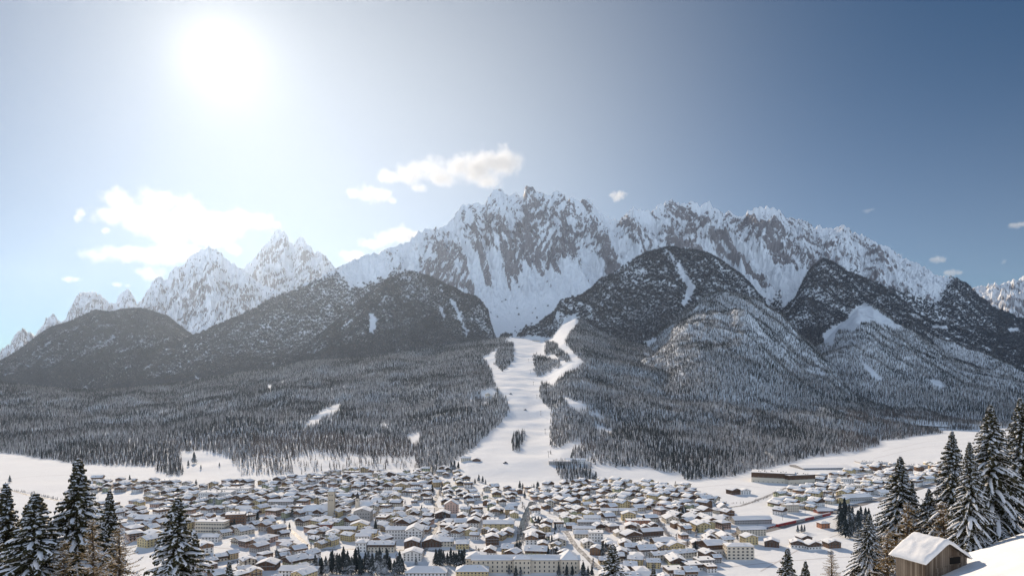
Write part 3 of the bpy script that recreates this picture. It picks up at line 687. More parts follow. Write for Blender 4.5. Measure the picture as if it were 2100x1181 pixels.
# ------------------------------------------------------------------ buildings one can tell by sight
OCC = []        # occupied circles on the ground (x, y, r)
def occupy(px, py, rpx): x, y = gpt(px, py); OCC.append((x, y, rpx * y / F))
def special(px, py, wpx, dm, floors, roof, wall, label, cat, name, phrase=None, rz=0.0, wood=0, hpx=None, balcony=False, dormers=0, seed=1, win="small", rise=None, o=.9, near=True, wgap=3.4, occ=.55):
    """px, py: middle of the facade's foot in the photograph, wpx its width there"""
    x, y = gpt(px, py); m = y / F; w = wpx * m
    fh = 2.9 if hpx is None else max(2.3, (hpx * m - .4) / floors)
    along = roof != 'gable' or w <= dm
    if roof == 'gable_side': k = Kind(dm, w, floors, 'gable', wall, wood, rise, o, False, seed, dormers, win, fh, wgap); r2 = rz + math.pi / 2
    else: k = Kind(w, dm, floors, roof, wall, wood, rise, o, balcony, seed, dormers, win, fh, wgap); r2 = rz
    cx, cy = x - math.sin(rz) * dm / 2, y + math.cos(rz) * dm / 2
    e = put(k, name, cx, cy, r2, cat, near, label=label)
    n = max(1, int(w / dm)) ; c, s = math.cos(rz), math.sin(rz)
    for i in range(n):
        t = ((i + .5) / n - .5) * w; OCC.append((cx + t * c, cy + t * s, max(w / n, dm) * occ + 2))
    if phrase: LANDMARKS.append((phrase, px, py))
    return e
sp = special
sp(1078, 1173, 222, 14, 3, 'gable_side', 'cream', "long cream three-storey building with dark window rows and snowy roof beside the spruces", "institute", "long_building", "long cream building", hpx=26, win="tall", wgap=4.6, rise=3.0)
sp(975, 1169, 40, 24, 3, 'hip', 'cream', "cream hip-roofed wing joined to one end of the long cream building", "institute", "end_wing", hpx=24, win="tall", rise=4.0)
sp(1168, 1176, 34, 22, 3, 'hip', 'cream', "cream wing with steep pyramid snow roof at the river end of the long building", "institute", "end_wing", hpx=28, win="tall", rise=7.0)
sp(1071, 1176, 34, 5, 3, 'hip', 'cream', "projecting middle bay of the long cream building with small hipped roof", "institute", "middle_bay", hpx=30, win="tall", rise=2.5)
sp(812, 1106, 42, 14, 3, 'gable_side', 'white', "white hotel wing with balcony rows beside the half-timbered gable", "hotel", "hotel_wing", hpx=20, seed=3)
sp(848, 1112, 34, 26, 4, 'gable', 'white', "large white hotel with brown framed windows in its broad gable", "hotel", "hotel", "white gabled hotel", hpx=24, win="timber", seed=3, rise=5)
sp(1519, 1146, 56, 16, 4, 'hip', 'cream', "cream four-storey apartment block with dark window bands alone above the snowfield", "apartment block", "apartment_block", "cream apartment block", hpx=27, win="wide", rise=2.0, wgap=4.2, o=.4)
sp(1469, 1136, 40, 20, 2, 'gable_side', 'white', "broad white house with deep brown eaves beside the cream apartment block", "house", "broad_house", wood=1, hpx=20, rz=.25)
sp(1388, 1181, 36, 16, 2, 'flat', 'white', "modern white cube house with timber upper floor at the snowfield edge", "modern house", "modern_house", "timber-topped cube house", wood=1, rz=.15)
sp(1425, 1170, 34, 15, 2, 'flat', 'white', "modern white and timber house with flat snowy roof, uphill one of the pair", "modern house", "modern_house", wood=1, rz=.15)
sp(1450, 1160, 36, 15, 2, 'flat', 'grey', "dark grey modern house with flat roof and white base by the field", "modern house", "modern_house", rz=.2)
sp(1386, 1146, 100, 12, 2, 'gable_side', 'cream', "long cream terrace of row houses with many small snowy dormers", "terrace", "row_houses", "terrace of row houses", rz=.33, dormers=12, seed=5)
sp(1365, 1126, 46, 16, 3, 'gable_side', 'ochre', "ochre three-storey house with dark hipped eaves beside the sloping road", "house", "ochre_house", rz=.2, wood=1)
sp(1388, 1130, 40, 16, 2, 'gable', 'yellow', "yellow gabled house in front of the ochre three-storey house", "house", "yellow_house", rz=.3)
sp(1300, 1112, 38, 15, 3, 'gable', 'cream', "tall cream and brown house with balcony, beside dark balconied block", "house", "tall_house", wood=1, balcony=True, rz=.35)
sp(1340, 1104, 46, 14, 3, 'gable_side', 'grey', "dark grey apartment house with wide balcony bands next to sloping road", "apartment block", "balconied_block", rz=.3, wood=2)
sp(1222, 1112, 30, 15, 3, 'flat', 'white', "white three-storey cube with regular dark windows near town centre", "apartment block", "white_cube_house", hpx=19, rz=-.1)
sp(1100, 1107, 38, 17, 2, 'gable', 'brown', "dark timber chalet with wide snowy gable beside the river", "chalet", "dark_chalet", "dark timber chalet", wood=2, balcony=True, rz=.3)
sp(1310, 1077, 50, 12, 2, 'flat', 'orange', "orange-red flat-roofed building in the middle of town", "building", "orange_building", "orange flat-roofed building")
sp(1290, 1068, 28, 13, 3, 'gable', 'yellow', "bright yellow gabled house behind the orange flat-roofed building", "house", "yellow_house")
sp(1270, 1056, 74, 12, 2, 'gable_side', 'cream', "long low building with pale orange wall and unbroken snow roof in mid town", "building", "long_low_building", seed=8)
sp(1215, 1072, 34, 14, 2, 'gable_side', 'white', "white low block with single-pitch snowy roof in mid town", "building", "low_block")
sp(1208, 1080, 46, 10, 2, 'gable_side', 'grey', "grey terraced block with long snowy roof, upper of two parallel", "building", "long_block", seed=9)
sp(1198, 1093, 46, 10, 2, 'gable_side', 'white', "white terraced block with long snowy roof, lower of two parallel", "building", "long_block", seed=10)
sp(1022, 1090, 62, 16, 3, 'gable_side', 'yellow', "long pale yellow hall with plain snow roof and stack at one end", "hall", "yellow_hall", "long yellow hall", hpx=16, wgap=6)
sp(1010, 1118, 26, 16, 3, 'gable', 'brown', "brown and white balconied chalet in front of the long yellow hall", "chalet", "balconied_chalet", balcony=True, wood=2, rz=.1)
sp(925, 1052, 28, 16, 4, 'gable', 'pink', "tall pale pink house with high steep snowy gable", "house", "tall_pink_house", hpx=18, rise=6, win="small")
sp(907, 1062, 30, 16, 2, 'gable', 'brown', "dark red timber-gabled chalet in front of the tall pink house", "chalet", "red_chalet", wood=2)
sp(822, 1008, 24, 16, 3, 'gable', 'ochre', "tan gabled house standing tall on the upper town street", "house", "tan_house", "tan gabled house", hpx=14)
sp(742, 1070, 34, 20, 3, 'gable', 'grey', "grey gabled inn with three window rows beside the dark-domed church", "inn", "grey_inn", hpx=22, seed=4)
sp(763, 1040, 56, 12, 2, 'gable_side', 'green', "long greenish building with black-dotted snowy roof behind the dark-domed church", "building", "long_green_building", dormers=8)
sp(736, 1086, 36, 16, 2, 'gable', 'yellow', "yellow house with wide brown gable in the old centre", "house", "yellow_house", "yellow brown-gabled house")
sp(705, 1095, 48, 12, 2, 'gable_side', 'ochre', "ochre building with long snowy eaves facing the old square", "building", "ochre_building")
sp(668, 1090, 22, 12, 3, 'hip', 'red', "dark red square building with snowy hipped roof in the old centre", "building", "red_building", "dark red building")
sp(680, 1103, 24, 12, 2, 'gable', 'yellow', "small bright yellow house in front of the dark red building", "house", "yellow_house")
sp(755, 1108, 32, 15, 3, 'gable_side', 'yellow', "pale yellow villa with shuttered windows beside a tall dark spruce", "villa", "yellow_villa")
sp(744, 1117, 30, 12, 3, 'gable_side', 'white', "pale stone-grey block with plain snowy roof below the yellow villa", "building", "pale_block", hpx=18)
sp(740, 1133, 22, 16, 3, 'hip', 'white', "square white block with hipped snow roof beside the long balcony building", "building", "square_block", hpx=20)
sp(781, 1133, 54, 14, 3, 'gable_side', 'cream', "long cream building with brown balcony band and spotted snow roof", "building", "balcony_building", "balcony-banded cream building", wood=1, dormers=6)
sp(844, 1127, 30, 16, 3, 'gable', 'brown', "reddish brown chalet with white ground floor and double snowy gable", "chalet", "brown_chalet", "reddish brown chalet", wood=2)
sp(845, 1150, 38, 18, 3, 'gable', 'white', "large white house with black windows and broad snowy gable above the road", "house", "large_white_house", "large white road house", hpx=16)
sp(885, 1121, 40, 20, 2, 'gable', 'brown', "wide dark gabled farmhouse with triangular timber front", "farmhouse", "dark_farmhouse", wood=2)
sp(913, 1120, 32, 16, 2, 'gable_side', 'cream', "cream house with plain unbroken snow roof beside the dark farmhouse", "house", "plain_house")
sp(948, 1125, 26, 14, 2, 'gable_side', 'yellow', "small yellow-green house with blue-grey lean roof", "house", "yellow_green_house")
sp(873, 1181, 84, 18, 1, 'hip', 'white', "broad low building under thick snow at the frame's lower edge, with hipped roof", "building", "low_broad_building", "low broad building", rise=4)
sp(968, 1184, 66, 16, 2, 'hip', 'yellow', "yellow house with heavy wavy snow roof in front of the long cream building", "house", "yellow_hip_house", rise=4)
sp(610, 1184, 80, 16, 2, 'gable_side', 'white', "white building with pale uneven snow roof beside spruces at lower edge", "building", "white_low_building", rz=-.1)
sp(545, 1170, 40, 16, 2, 'gable', 'brown', "brown timber chalet under deep snow near the lower edge", "chalet", "timber_chalet", "low timber chalet", wood=1, balcony=True)
sp(430, 1093, 62, 14, 3, 'flat', 'cream', "cream flat-roofed school with long horizontal window bands", "school", "flat_school", "flat-roofed school", hpx=22, win="wide", rz=-.08)
sp(482, 1082, 38, 18, 4, 'flat', 'brown', "brown block with yellow window bands beside the flat-roofed school", "building", "brown_block", "brown banded block", hpx=26, rz=.25, win="wide")
sp(498, 1050, 30, 14, 2, 'gable_side', 'yellow', "bright yellow building with snowy roof behind the brown banded block", "building", "yellow_building")
sp(440, 1022, 66, 22, 2, 'flat', 'white', "wide white flat-roofed complex near the forest foot", "school", "flat_complex", "wide white complex", hpx=12)
sp(480, 1012, 60, 20, 2, 'flat', 'white', "long white flat-roofed building joined behind the wide white complex", "school", "flat_complex", hpx=10)
sp(300, 1073, 50, 20, 2, 'gable_side', 'pink', "pink-grey building with brown gable among houses at the spruce edge", "building", "pink_building", "pink-grey building", wood=1)
sp(430, 1112, 34, 12, 2, 'gable_side', 'white', "pale hall with blue-white lean roof before the flat-roofed school", "hall", "lean_roof_hall")
sp(575, 1040, 50, 12, 3, 'gable_side', 'grey', "long grey-green building with straight snowy roof in the sunward town", "building", "long_grey_building")
sp(617, 1022, 52, 12, 2, 'gable_side', 'pink', "pinkish building with brown shutters uphill of the church", "building", "pink_long_building")
sp(740, 980, 42, 12, 2, 'gable_side', 'white', "long white building high at the forest foot above town", "building", "long_white_building", "upper long white building", hpx=7)
sp(720, 974, 30, 12, 2, 'flat', 'brown', "brown building with flat snowy roof touching the upper snow slope", "building", "brown_upper_building")
sp(798, 978, 24, 14, 2, 'gable', 'brown', "dark chalet with white balconies at the foot of the larch slope", "chalet", "dark_slope_chalet", wood=2)
sp(955, 962, 20, 12, 2, 'gable_side', 'cream', "cream chalet on the piste edge, beside its smaller twin-roofed neighbour", "chalet", "piste_chalet", "cream piste chalet")
sp(977, 963, 16, 12, 1, 'gable', 'brown', "brown chalet on the piste edge beside the cream piste chalet", "chalet", "piste_chalet")
sp(1148, 968, 44, 18, 1, 'flat', 'grey', "low grey valley station with long snowy roof at the ski run foot", "lift station", "valley_station", "ski lift station", hpx=6)
sp(1180, 965, 40, 16, 1, 'gable_side', 'white', "low pale station hall beyond the grey valley station", "lift station", "station_hall", hpx=6)
sp(1585, 990, 84, 40, 2, 'flat', 'cream', "large cream and dark factory hall with snowy flat roof by the forest", "factory", "factory_hall", "factory hall", hpx=20, rz=-.35, wood=1, wgap=8)
sp(1645, 992, 62, 30, 2, 'flat', 'cream', "dark-banded factory extension with pale walls beside the large factory hall", "factory", "factory_extension", hpx=18, rz=.25, wood=1, wgap=8)
sp(1700, 963, 110, 60, 1, 'gable_side', 'grey', "huge low grey warehouse with striped snowy roof on the valley floor", "warehouse", "warehouse", "striped-roof warehouse", rise=3, rz=.1)
sp(1795, 951, 60, 30, 1, 'flat', 'white', "white low warehouse at the edge of the far open snowfield", "warehouse", "white_warehouse", "far white warehouse")
sp(1742, 992, 34, 18, 2, 'flat', 'white', "white office block with dark window line behind the striped-roof warehouse", "office", "office_block", hpx=10)
sp(1815, 992, 52, 22, 1, 'flat', 'yellow', "low yellow-walled hall beside the railway end of the far village", "hall", "yellow_shed", hpx=8, rz=.2)
sp(1762, 1028, 64, 20, 1, 'gable_side', 'grey', "long grey lean-roofed hall along the tracks", "hall", "track_hall", hpx=8, rz=.25)
sp(1835, 1016, 70, 18, 1, 'gable_side', 'white', "long pale hall with unbroken snow roof above the tracks", "hall", "pale_hall", hpx=8, rz=.25)
sp(1880, 962, 46, 26, 1, 'flat', 'grey', "low grey shed at the edge of the far snowfield", "hall", "grey_shed", hpx=7)
sp(1748, 1005, 44, 20, 2, 'flat', 'cream', "cream flat-roofed workshop in the far village", "workshop", "workshop", hpx=10, rz=.1)
sp(1510, 1014, 20, 16, 1, 'gable', 'red', "red-gabled barn with snowy roof in the open field", "barn", "red_barn", "red-gabled barn", wood=1, hpx=9, rz=.4)
sp(1530, 1014, 20, 14, 2, 'gable', 'white', "white farmhouse beside the red-gabled barn in the open field", "farmhouse", "white_farmhouse")
sp(1485, 1050, 20, 16, 2, 'gable', 'grey', "grey house with steep snowy gable facing the triangular field", "house", "steep_grey_house", rise=5)
sp(1545, 1075, 80, 18, 2, 'gable_side', 'grey', "long grey building with snowy lean-tos beside the station car park", "building", "long_station_building", "long station building", rz=.12)
sp(1625, 1050, 30, 12, 3, 'flat', 'cream', "cream three-storey block beside the railway", "apartment block", "railway_block", "cream railway block", hpx=15, rz=.2)
sp(1693, 1052, 34, 12, 1, 'gable_side', 'red', "red-walled goods shed with grey-white roof by the railway", "shed", "goods_shed", "red goods shed", wood=0, rz=.15)
sp(1693, 1083, 20, 10, 2, 'hip', 'orange', "small salmon pink station house standing alone by the tracks", "house", "salmon_house", "salmon pink house", rise=1.5, rz=.2)
sp(1545, 1100, 56, 12, 3, 'gable_side', 'cream', "cream and brown three-storey row beside the railway with dark roof vents", "building", "railway_row", hpx=14, rz=.15)
sp(1542, 1117, 28, 14, 3, 'gable', 'yellow', "yellow gabled house beyond the cream apartment block", "house", "yellow_house", rz=.2)
sp(1583, 1122, 28, 14, 2, 'gable', 'brown', "dark brown chalet with dormered snow roof across from the apartment block", "chalet", "brown_dormer_chalet", "dormered brown chalet", wood=2, rz=-.3, dormers=1)
sp(1636, 1124, 26, 13, 2, 'gable', 'white', "white chalet with small shed dormer above the lower snowfield", "chalet", "snowfield_chalet", wood=1, rz=-.2, dormers=1)
sp(1655, 1113, 24, 13, 2, 'gable', 'brown', "brown-gabled chalet behind its white neighbours above the lower snowfield", "chalet", "snowfield_chalet", wood=2, rz=.2)
sp(1672, 1127, 30, 13, 2, 'gable', 'white', "broad white and brown chalet, middle of the lower snowfield group", "chalet", "snowfield_chalet", wood=1, rz=.25)
sp(1712, 1124, 28, 13, 2, 'gable', 'brown', "timber chalet with dormers closest to the dark spruce thicket", "chalet", "snowfield_chalet", wood=1, rz=.15, dormers=2)
# church with its tower
def ground_thing(name, px, py, label, cat, phrase=None, rz=0):
    x, y = gpt(px, py); e = ob(name, None, None, (x, y, gz(x, y)), rz); tag(e, label, cat)
    if phrase: LANDMARKS.append((phrase, px, py))
    return e
STONE = flatmat("tower_stone", (.52, .45, .35)); APSE = flatmat("church_plaster", (.50, .46, .38)); DOME = flatmat("dark_dome_copper", (.055, .05, .05))
ch = ground_thing("church", 680, 1060, "stone church with tall square tower under a snowy cap", "church", "stone church tower", .06)
b = MB(); b.box(-4.5, 4.5, -4.5, 4.5, -2, 36, 0); tw = ob("tower", b.mesh("tower", [STONE]), ch)
b = MB(); b.box(-5, 5, -5, 5, 36, 36.6, 0, True); n0 = len(b.v); b.v += [(-4.8,-4.8,36.61),(4.8,-4.8,36.61),(4.8,4.8,36.61),(-4.8,4.8,36.61),(-1.2,-1.2,42),(1.2,-1.2,42),(1.2,1.2,42),(-1.2,1.2,42)]
for q in ((0,1,5,4),(1,2,6,5),(2,3,7,6),(3,0,4,7),(4,5,6,7)): b.f.append(tuple(n0 + i for i in q)); b.m.append(1)
ob("tower_roof", b.mesh("tower_roof", [CONC, RSNOW]), tw)
for z in (31.5, 24.5):
    for dx in (-1.5, 1.5):
        for a, (ox, oy) in ((0, (dx, -4.5)), (math.pi/2, (4.5, dx)), (-math.pi/2, (-4.5, dx)), (math.pi, (dx, 4.5))): ob("belfry_opening", WIN["tall"], tw, (ox, oy, z), a)
b = MB(); b.box(-36, -4.6, 2, 14, -2, 9, 0); b.box(-34, -5, -4, 1.9, -2, 5, 0); ob("nave", b.mesh("nave", [APSE]), ch)
b = MB(); b.prism([(1.2, 8.8), (8, 15.5), (14.8, 8.8), (14.8, 9.1), (8, 16.3), (1.2, 9.1)][::-1], -37, -4.7, 0, 'x'); b.quad([(-35, -4.8, 5.0), (-4.9, -4.8, 5.0), (-4.9, 1.9, 7.4), (-35, 1.9, 7.4)], 0)
b.box(-35, -4.9, -4.8, -4.6, 4.7, 5.0, 0)
ob("nave_roof", b.mesh("nave_roof", [RSNOW]), ch)
b = MB(); n = 12
for j in range(n): a0, a1 = j * 2 * math.pi / n, (j + 1) * 2 * math.pi / n; b.quad([(-38 + 6*math.cos(a0), 6 + 6*math.sin(a0), -2), (-38 + 6*math.cos(a1), 6 + 6*math.sin(a1), -2), (-38 + 6*math.cos(a1), 6 + 6*math.sin(a1), 9), (-38 + 6*math.cos(a0), 6 + 6*math.sin(a0), 9)], 0); b.quad([(-38 + 6.5*math.cos(a0), 6 + 6.5*math.sin(a0), 9), (-38 + 6.5*math.cos(a1), 6 + 6.5*math.sin(a1), 9), (-38, 6, 15)], 1)
ob("apse", b.mesh("apse", [APSE, RSNOW]), ch)
for i in range(5): ob("window", WIN["tall"], ch, (-31 + i * 5.4, -4.0, 2.6), 0)
for q in (660, 645, 630, 680): occupy(q, 1054, 12)
ch2 = ground_thing("small_church", 733, 1050, "small pale church with slim tower and dark onion dome", "church", "dark-domed church")
b = MB(); b.box(-2.6, 2.6, -2.6, 2.6, -2, 20, 0); tw = ob("tower", b.mesh("tower", [WALLS["cream"]]), ch2)
b = MB(); prof = [(3.0, 20), (3.1, 20.5), (2.0, 21.2), (2.6, 22.5), (2.9, 23.6), (2.3, 25), (1.0, 26.2), (.5, 27.5), (.12, 29.5), (.05, 31)]
for i in range(len(prof) - 1):
    for j in range(12):
        a0, a1 = j * math.pi / 6, (j + 1) * math.pi / 6; (r0, z0), (r1, z1) = prof[i], prof[i+1]
        b.quad([(r0*math.cos(a0), r0*math.sin(a0), z0), (r0*math.cos(a1), r0*math.sin(a1), z0), (r1*math.cos(a1), r1*math.sin(a1), z1), (r1*math.cos(a0), r1*math.sin(a0), z1)], 0)
ob("onion_dome", b.mesh("onion_dome", [DOME]), tw)
for a, ox, oy in ((0, 0, -2.6), (math.pi/2, 2.6, 0), (-math.pi/2, -2.6, 0)): ob("belfry_opening", WIN["small"], tw, (ox, oy, 17), a)
b = MB(); b.box(-3, 20, 2.7, 13, -2, 8, 0); ob("nave", b.mesh("nave", [WALLS["cream"]]), ch2)
b = MB(); b.prism([(2.0, 7.8), (7.85, 13), (13.7, 7.8), (13.7, 8.2), (7.85, 13.8), (2.0, 8.2)][::-1], -3.8, 20.8, 0, 'x'); ob("nave_roof", b.mesh("nave_roof", [RSNOW]), ch2)
occupy(738, 1046, 14); occupy(750, 1046, 12)

# ------------------------------------------------------------------ the other houses
rh = random.Random(11)
KINDS = []
def addk(n, **k): KINDS.append((n, Kind(**k)))
cols = ["white", "cream", "white", "cream", "yellow", "white", "pink", "ochre", "grey", "cream", "brown", "green"]
for i in range(34):
    wl = cols[i % len(cols)]; wd = rh.uniform(11, 17); dd = wd * rh.uniform(.9, 1.45); fl = rh.choice([2, 2, 3, 3])
    rk = 'gable' if i % 6 else ('hip' if i % 4 else 'flat')
    wood = rh.choice([0, 0, 1, 1, 1]) if wl != 'brown' else 2
    k = Kind(wd, dd, fl, rk, wl, min(wood, fl), wd * rh.uniform(.17, .25) if rk == 'gable' else (2.2 if rk == 'hip' else 0), rh.uniform(.9, 1.5), rh.random() < .45, 100 + i, rh.choice([0, 1, 2, 3, 4]), "small" if i % 3 else "timber", 2.8, 3.6)
    KINDS.append(k)
TOWN = [(180,986),(300,990),(430,996),(560,988),(640,978),(690,968),(760,968),(800,978),(860,966),(930,970),(960,992),(1040,1002),(1150,992),(1250,988),(1390,996),(1440,1012),(1470,1030),(1500,1050),(1500,1085),(1490,1150),(1470,1165),(1380,1205),(420,1205),(420,1160),(300,1120),(150,1040),(170,1000)]
TOWN2 = [(1590,1008),(1640,996),(1700,975),(1790,956),(1930,955),(1970,975),(1870,1000),(1780,1022),(1700,1040),(1600,1062),(1590,1030)]
NOGO = [[(960,1145),(1240,1145),(1240,1215),(960,1215)], [(1385,986),(1600,986),(1600,1015),(1500,1042),(1440,1020)], [(420,1105),(470,1105),(520,1135),(430,1150)], [(1060,1020),(1095,1020),(1085,1125),(1045,1130)],
        [(1095,1040),(1140,1045),(1145,1080),(1100,1070)], [(955,985),(1130,985),(1120,1004),(975,1002)], [(640,1122),(960,1122),(960,1210),(640,1210)], [(1000,1055),(1050,1055),(1060,1075),(1010,1078)],
        [(1480,1140),(1560,1140),(1560,1210),(1440,1210)], [(160,1010),(290,1010),(290,1030),(200,1040)]]
def free(x, y, r, arr):
    for (a, b_, c) in arr:
        if (a - x) ** 2 + (b_ - y) ** 2 < (c + r) ** 2: return False
    return True
cand = []; tries = 0
PL = list(OCC)
grid = {}
def gkey(x, y): return int(x // 60), int(y // 60)
for o_ in PL: grid.setdefault(gkey(o_[0], o_[1]), []).append(o_)
while tries < 16000 and len(cand) < 900:
    tries += 1
    y = rh.uniform(690, 1750); x = rh.uniform(-.62, .60) * y; px, py = CX + F * x / y, HZ + F * 200 / y
    if not (inpoly([px], [py], TOWN)[0] or inpoly([px], [py], TOWN2)[0]): continue
    if any(inpoly([px], [py], n)[0] for n in NOGO): continue
    ki = rh.randrange(len(KINDS)); k = KINDS[ki]; s = rh.uniform(.70, 1.08); r = (k.w + k.d) / 4 * s * 1.02 + .8
    g = gkey(x, y); near_ = [o_ for dx in (-1, 0, 1) for dy in (-1, 0, 1) for o_ in grid.get((g[0] + dx, g[1] + dy), [])]
    if not free(x, y, r, near_): continue
    if np.min((ROADPX[:, 0] - x) ** 2 + (ROADPX[:, 1] - y) ** 2) < (r + 3.5) ** 2: continue
    base = .5 * math.sin(x / 260) + .35 * math.cos(y / 210) + rh.uniform(-.25, .25) + (math.pi / 2 if rh.random() < .22 else 0)
    o_ = (x, y, r); grid.setdefault(g, []).append(o_); cand.append((y, x, px, py, ki, s, base)); PL.append(o_)
cand.sort(); print("houses", len(cand))
WALLW = {"brown": "dark timber", "grey": "grey", "green": "pale green"}
HSTUFF = []
for i, (y, x, px, py, ki, s, rz) in enumerate(cand):
    k = KINDS[ki]
    if i < 285:
        cat = "chalet" if (k.wood >= 1 and k.roof_kind == 'gable') else "house"
        e = put(k, cat if cat == "chalet" else "town_house", x, y, rz, cat, i < 120, s, group="houses and chalets of the town")
        col = WALLW.get(k.wall_name, k.wall_name); rf = {"gable": "gabled", "hip": "hip-roofed", "flat": "flat-roofed"}[k.roof_kind]
        BUILT.append((e, px, py, f"{'large' if s * k.w > 15.5 else 'small' if s * k.w < 12 else ''} {rf} {col} {'timber-fronted ' if k.wood and k.wall_name != 'brown' else ''}{cat}".strip().replace("  ", " ")))
    else: HSTUFF.append((k, x, y, rz, s))
def join(name, items):
    """many transformed copies of part meshes as one mesh"""
    V = []; FI = []; FS = []; MI = []; mats = []; off = 0
    for me, M in items:
        n = len(me.vertices); co_ = np.empty(n * 3, np.float32); me.vertices.foreach_get("co", co_); co_ = co_.reshape(-1, 3)
        A = np.array(M); V.append(co_ @ A[:3, :3].T + A[:3, 3])
        li = np.empty(len(me.loops), np.int32); me.loops.foreach_get("vertex_index", li); FI.append(li + off)
        lt = np.empty(len(me.polygons), np.int32); me.polygons.foreach_get("loop_total", lt); FS.append(lt)
        mi = np.empty(len(me.polygons), np.int32); me.polygons.foreach_get("material_index", mi)
        mp = []
        for m in me.materials:
            if m not in mats: mats.append(m)
            mp.append(mats.index(m))
        MI.append(np.array(mp, np.int32)[mi]); off += n
    V = np.concatenate(V); FI = np.concatenate(FI); FS = np.concatenate(FS); MI = np.concatenate(MI)
    me = bpy.data.meshes.new(name); me.vertices.add(len(V)); me.vertices.foreach_set("co", V.astype(np.float32).ravel())
    me.loops.add(len(FI)); me.loops.foreach_set("vertex_index", FI); me.polygons.add(len(FS))
    me.polygons.foreach_set("loop_start", np.concatenate([[0], np.cumsum(FS)[:-1]]).astype(np.int32)); me.polygons.foreach_set("material_index", MI)
    me.update(calc_edges=True)
    for m in mats: me.materials.append(m)
    return ob(name, me)
it = []
for (k, x, y, rz, s) in HSTUFF:
    M = Matrix.Translation((x, y, gz(x, y))) @ Matrix.Rotation(rz, 4, 'Z') @ Matrix.Scale(s, 4)
    it += [(k.wall_far, M), (k.roof, M)] + [(c, M) for c in k.chim]
if it: tag(join("distant_houses", it), "mass of small snow-roofed houses packed on the far side of town", "houses", kind="stuff")
# ------------------------------------------------------------------ barn and hut on the bench
PLANK, t_, b_ = newmat("weathered_planks")
_p = opos(t_); _sx = N(t_, "ShaderNodeSeparateXYZ"); t_.links.new(_p, _sx.inputs[0])
_cx = N(t_, "ShaderNodeCombineXYZ"); t_.links.new(mth(t_, 'ADD', _sx.outputs[0], _sx.outputs[1]), _cx.inputs[0]); t_.links.new(mth(t_, 'MULTIPLY', _sx.outputs[2], .06), _cx.inputs[2])
_bd = mth(t_, 'FRACT', mth(t_, 'MULTIPLY', mth(t_, 'ADD', _sx.outputs[0], _sx.outputs[1]), 4.2))
_gap = ramp(t_, _bd, .0, .10); _g1 = ntex(t_, _cx.outputs[0], 7, 5, .7); _g2 = ntex(t_, _p, 1.1, 4)
_wn = N(t_, 'ShaderNodeTexWhiteNoise', noise_dimensions='1D'); t_.links.new(mth(t_, 'FLOOR', mth(t_, 'MULTIPLY', mth(t_, 'ADD', _sx.outputs[0], _sx.outputs[1]), 4.2)), _wn.inputs['W'])
_pl = mixc(t_, _wn.outputs['Value'], (.10, .07, .05), (.34, .28, .22))
t_.links.new(mixc(t_, _gap, (.02, .016, .013), mixc(t_, _g1, mixc(t_, _g2, (.09, .065, .045), _pl), _pl)), b_.inputs["Base Color"]); b_.inputs["Roughness"].default_value = .85
bump(t_, b_, mth(t_, 'ADD', _gap, _g1), .7, .03)
BSNOW = snowmat("barn_roof_snow", 1.6, .06, (.84, .84, .85))
def barn(name, x, y, zg, ang, w, L, hw, rise, label, cat, th=.34, seed=1):
    """gable faces local +x side; ridge runs along local y"""
    rr = random.Random(seed); e = ob(name, None, None, (x, y, zg), ang); tag(e, label, cat)
    b = MB(); b.prism([(-w/2, -2.0), (w/2, -2.0), (w/2, hw), (0, hw + rise), (-w/2, hw)], -L/2, L/2, 0)
    ob("wall", b.mesh("wall", [PLANK]), e)
    o = .38; s = rise / (w / 2); W = w/2 + o; e0 = hw - o * s
    b = MB(); b.prism([(-W, e0 - .02), (0, hw + rise - .02), (W, e0 - .02), (W, e0 + .08), (0, hw + rise + .08), (-W, e0 + .08)], -L/2 - o, L/2 + o, 0)
    rf = ob("roof", b.mesh("roof", [PLANK]), e)
    ny, nx = 26, 40; V = []; Fc = []
    for j in range(ny + 1):
        y_ = (-L/2 - o - .05) + (L + 2*o + .1) * j / ny; ey = min(j, ny - j) / 2.0
        for i in range(nx + 1):
            q = -1 + 2 * i / nx; ex = min(i, nx - i) / 2.0; fall = min(1, (min(ex, 1)) ** .5) * min(1, (min(ey, 1)) ** .5)
            x_ = q * (W + .06); rz_ = hw + rise + .09 - math.sqrt(x_ * x_ + .02) * s
            n_ = float(fbm(np.array([x_ * 1.1 + seed * 7]), np.array([y_ * 1.1]), 4, 5)[0])
            V.append((x_ + .05 * n_, y_ + .05 * n_, rz_ + fall * (th + .16 * n_) - (1 - fall) * .01))
    for j in range(ny):
        for i in range(nx): a = j * (nx + 1) + i; Fc.append((a, a + 1, a + nx + 2, a + nx + 1))
    # skirt closing the snow slab underneath
    bd = [i for i in range(nx + 1)] + [j * (nx + 1) + nx for j in range(1, ny + 1)] + [ny * (nx + 1) + i for i in range(nx - 1, -1, -1)] + [j * (nx + 1) for j in range(ny - 1, 0, -1)]
    n0 = len(V)
    for k in bd: v = V[k]; V.append((v[0] * .97, v[1] * .985, v[2] - .05))
    for k in range(len(bd)): k2 = (k + 1) % len(bd); Fc.append((bd[k2], bd[k], n0 + k, n0 + k2))
    ob("roof_snow", mk("roof_snow", V, Fc, [BSNOW], None, True), rf)
    b = MB(); x0 = w/2
    return e, b
zb = 182.2
FCx, FCy = 35.0, 62.0; ga = math.atan2(.36, .93); Wb, Lb = 4.8, 2.9
cx_ = FCx + math.cos(ga) * Wb/2 - math.sin(ga) * Lb/2 ; cy_ = FCy + math.sin(ga) * Wb/2 + math.cos(ga) * Lb/2
be, _ = barn("wooden_barn", cx_, cy_, zb, ga, Wb, Lb, 1.9, 1.35, "weathered grey wooden barn under a thick rounded snow roof, on the snowy bank", "barn", .32, 2)
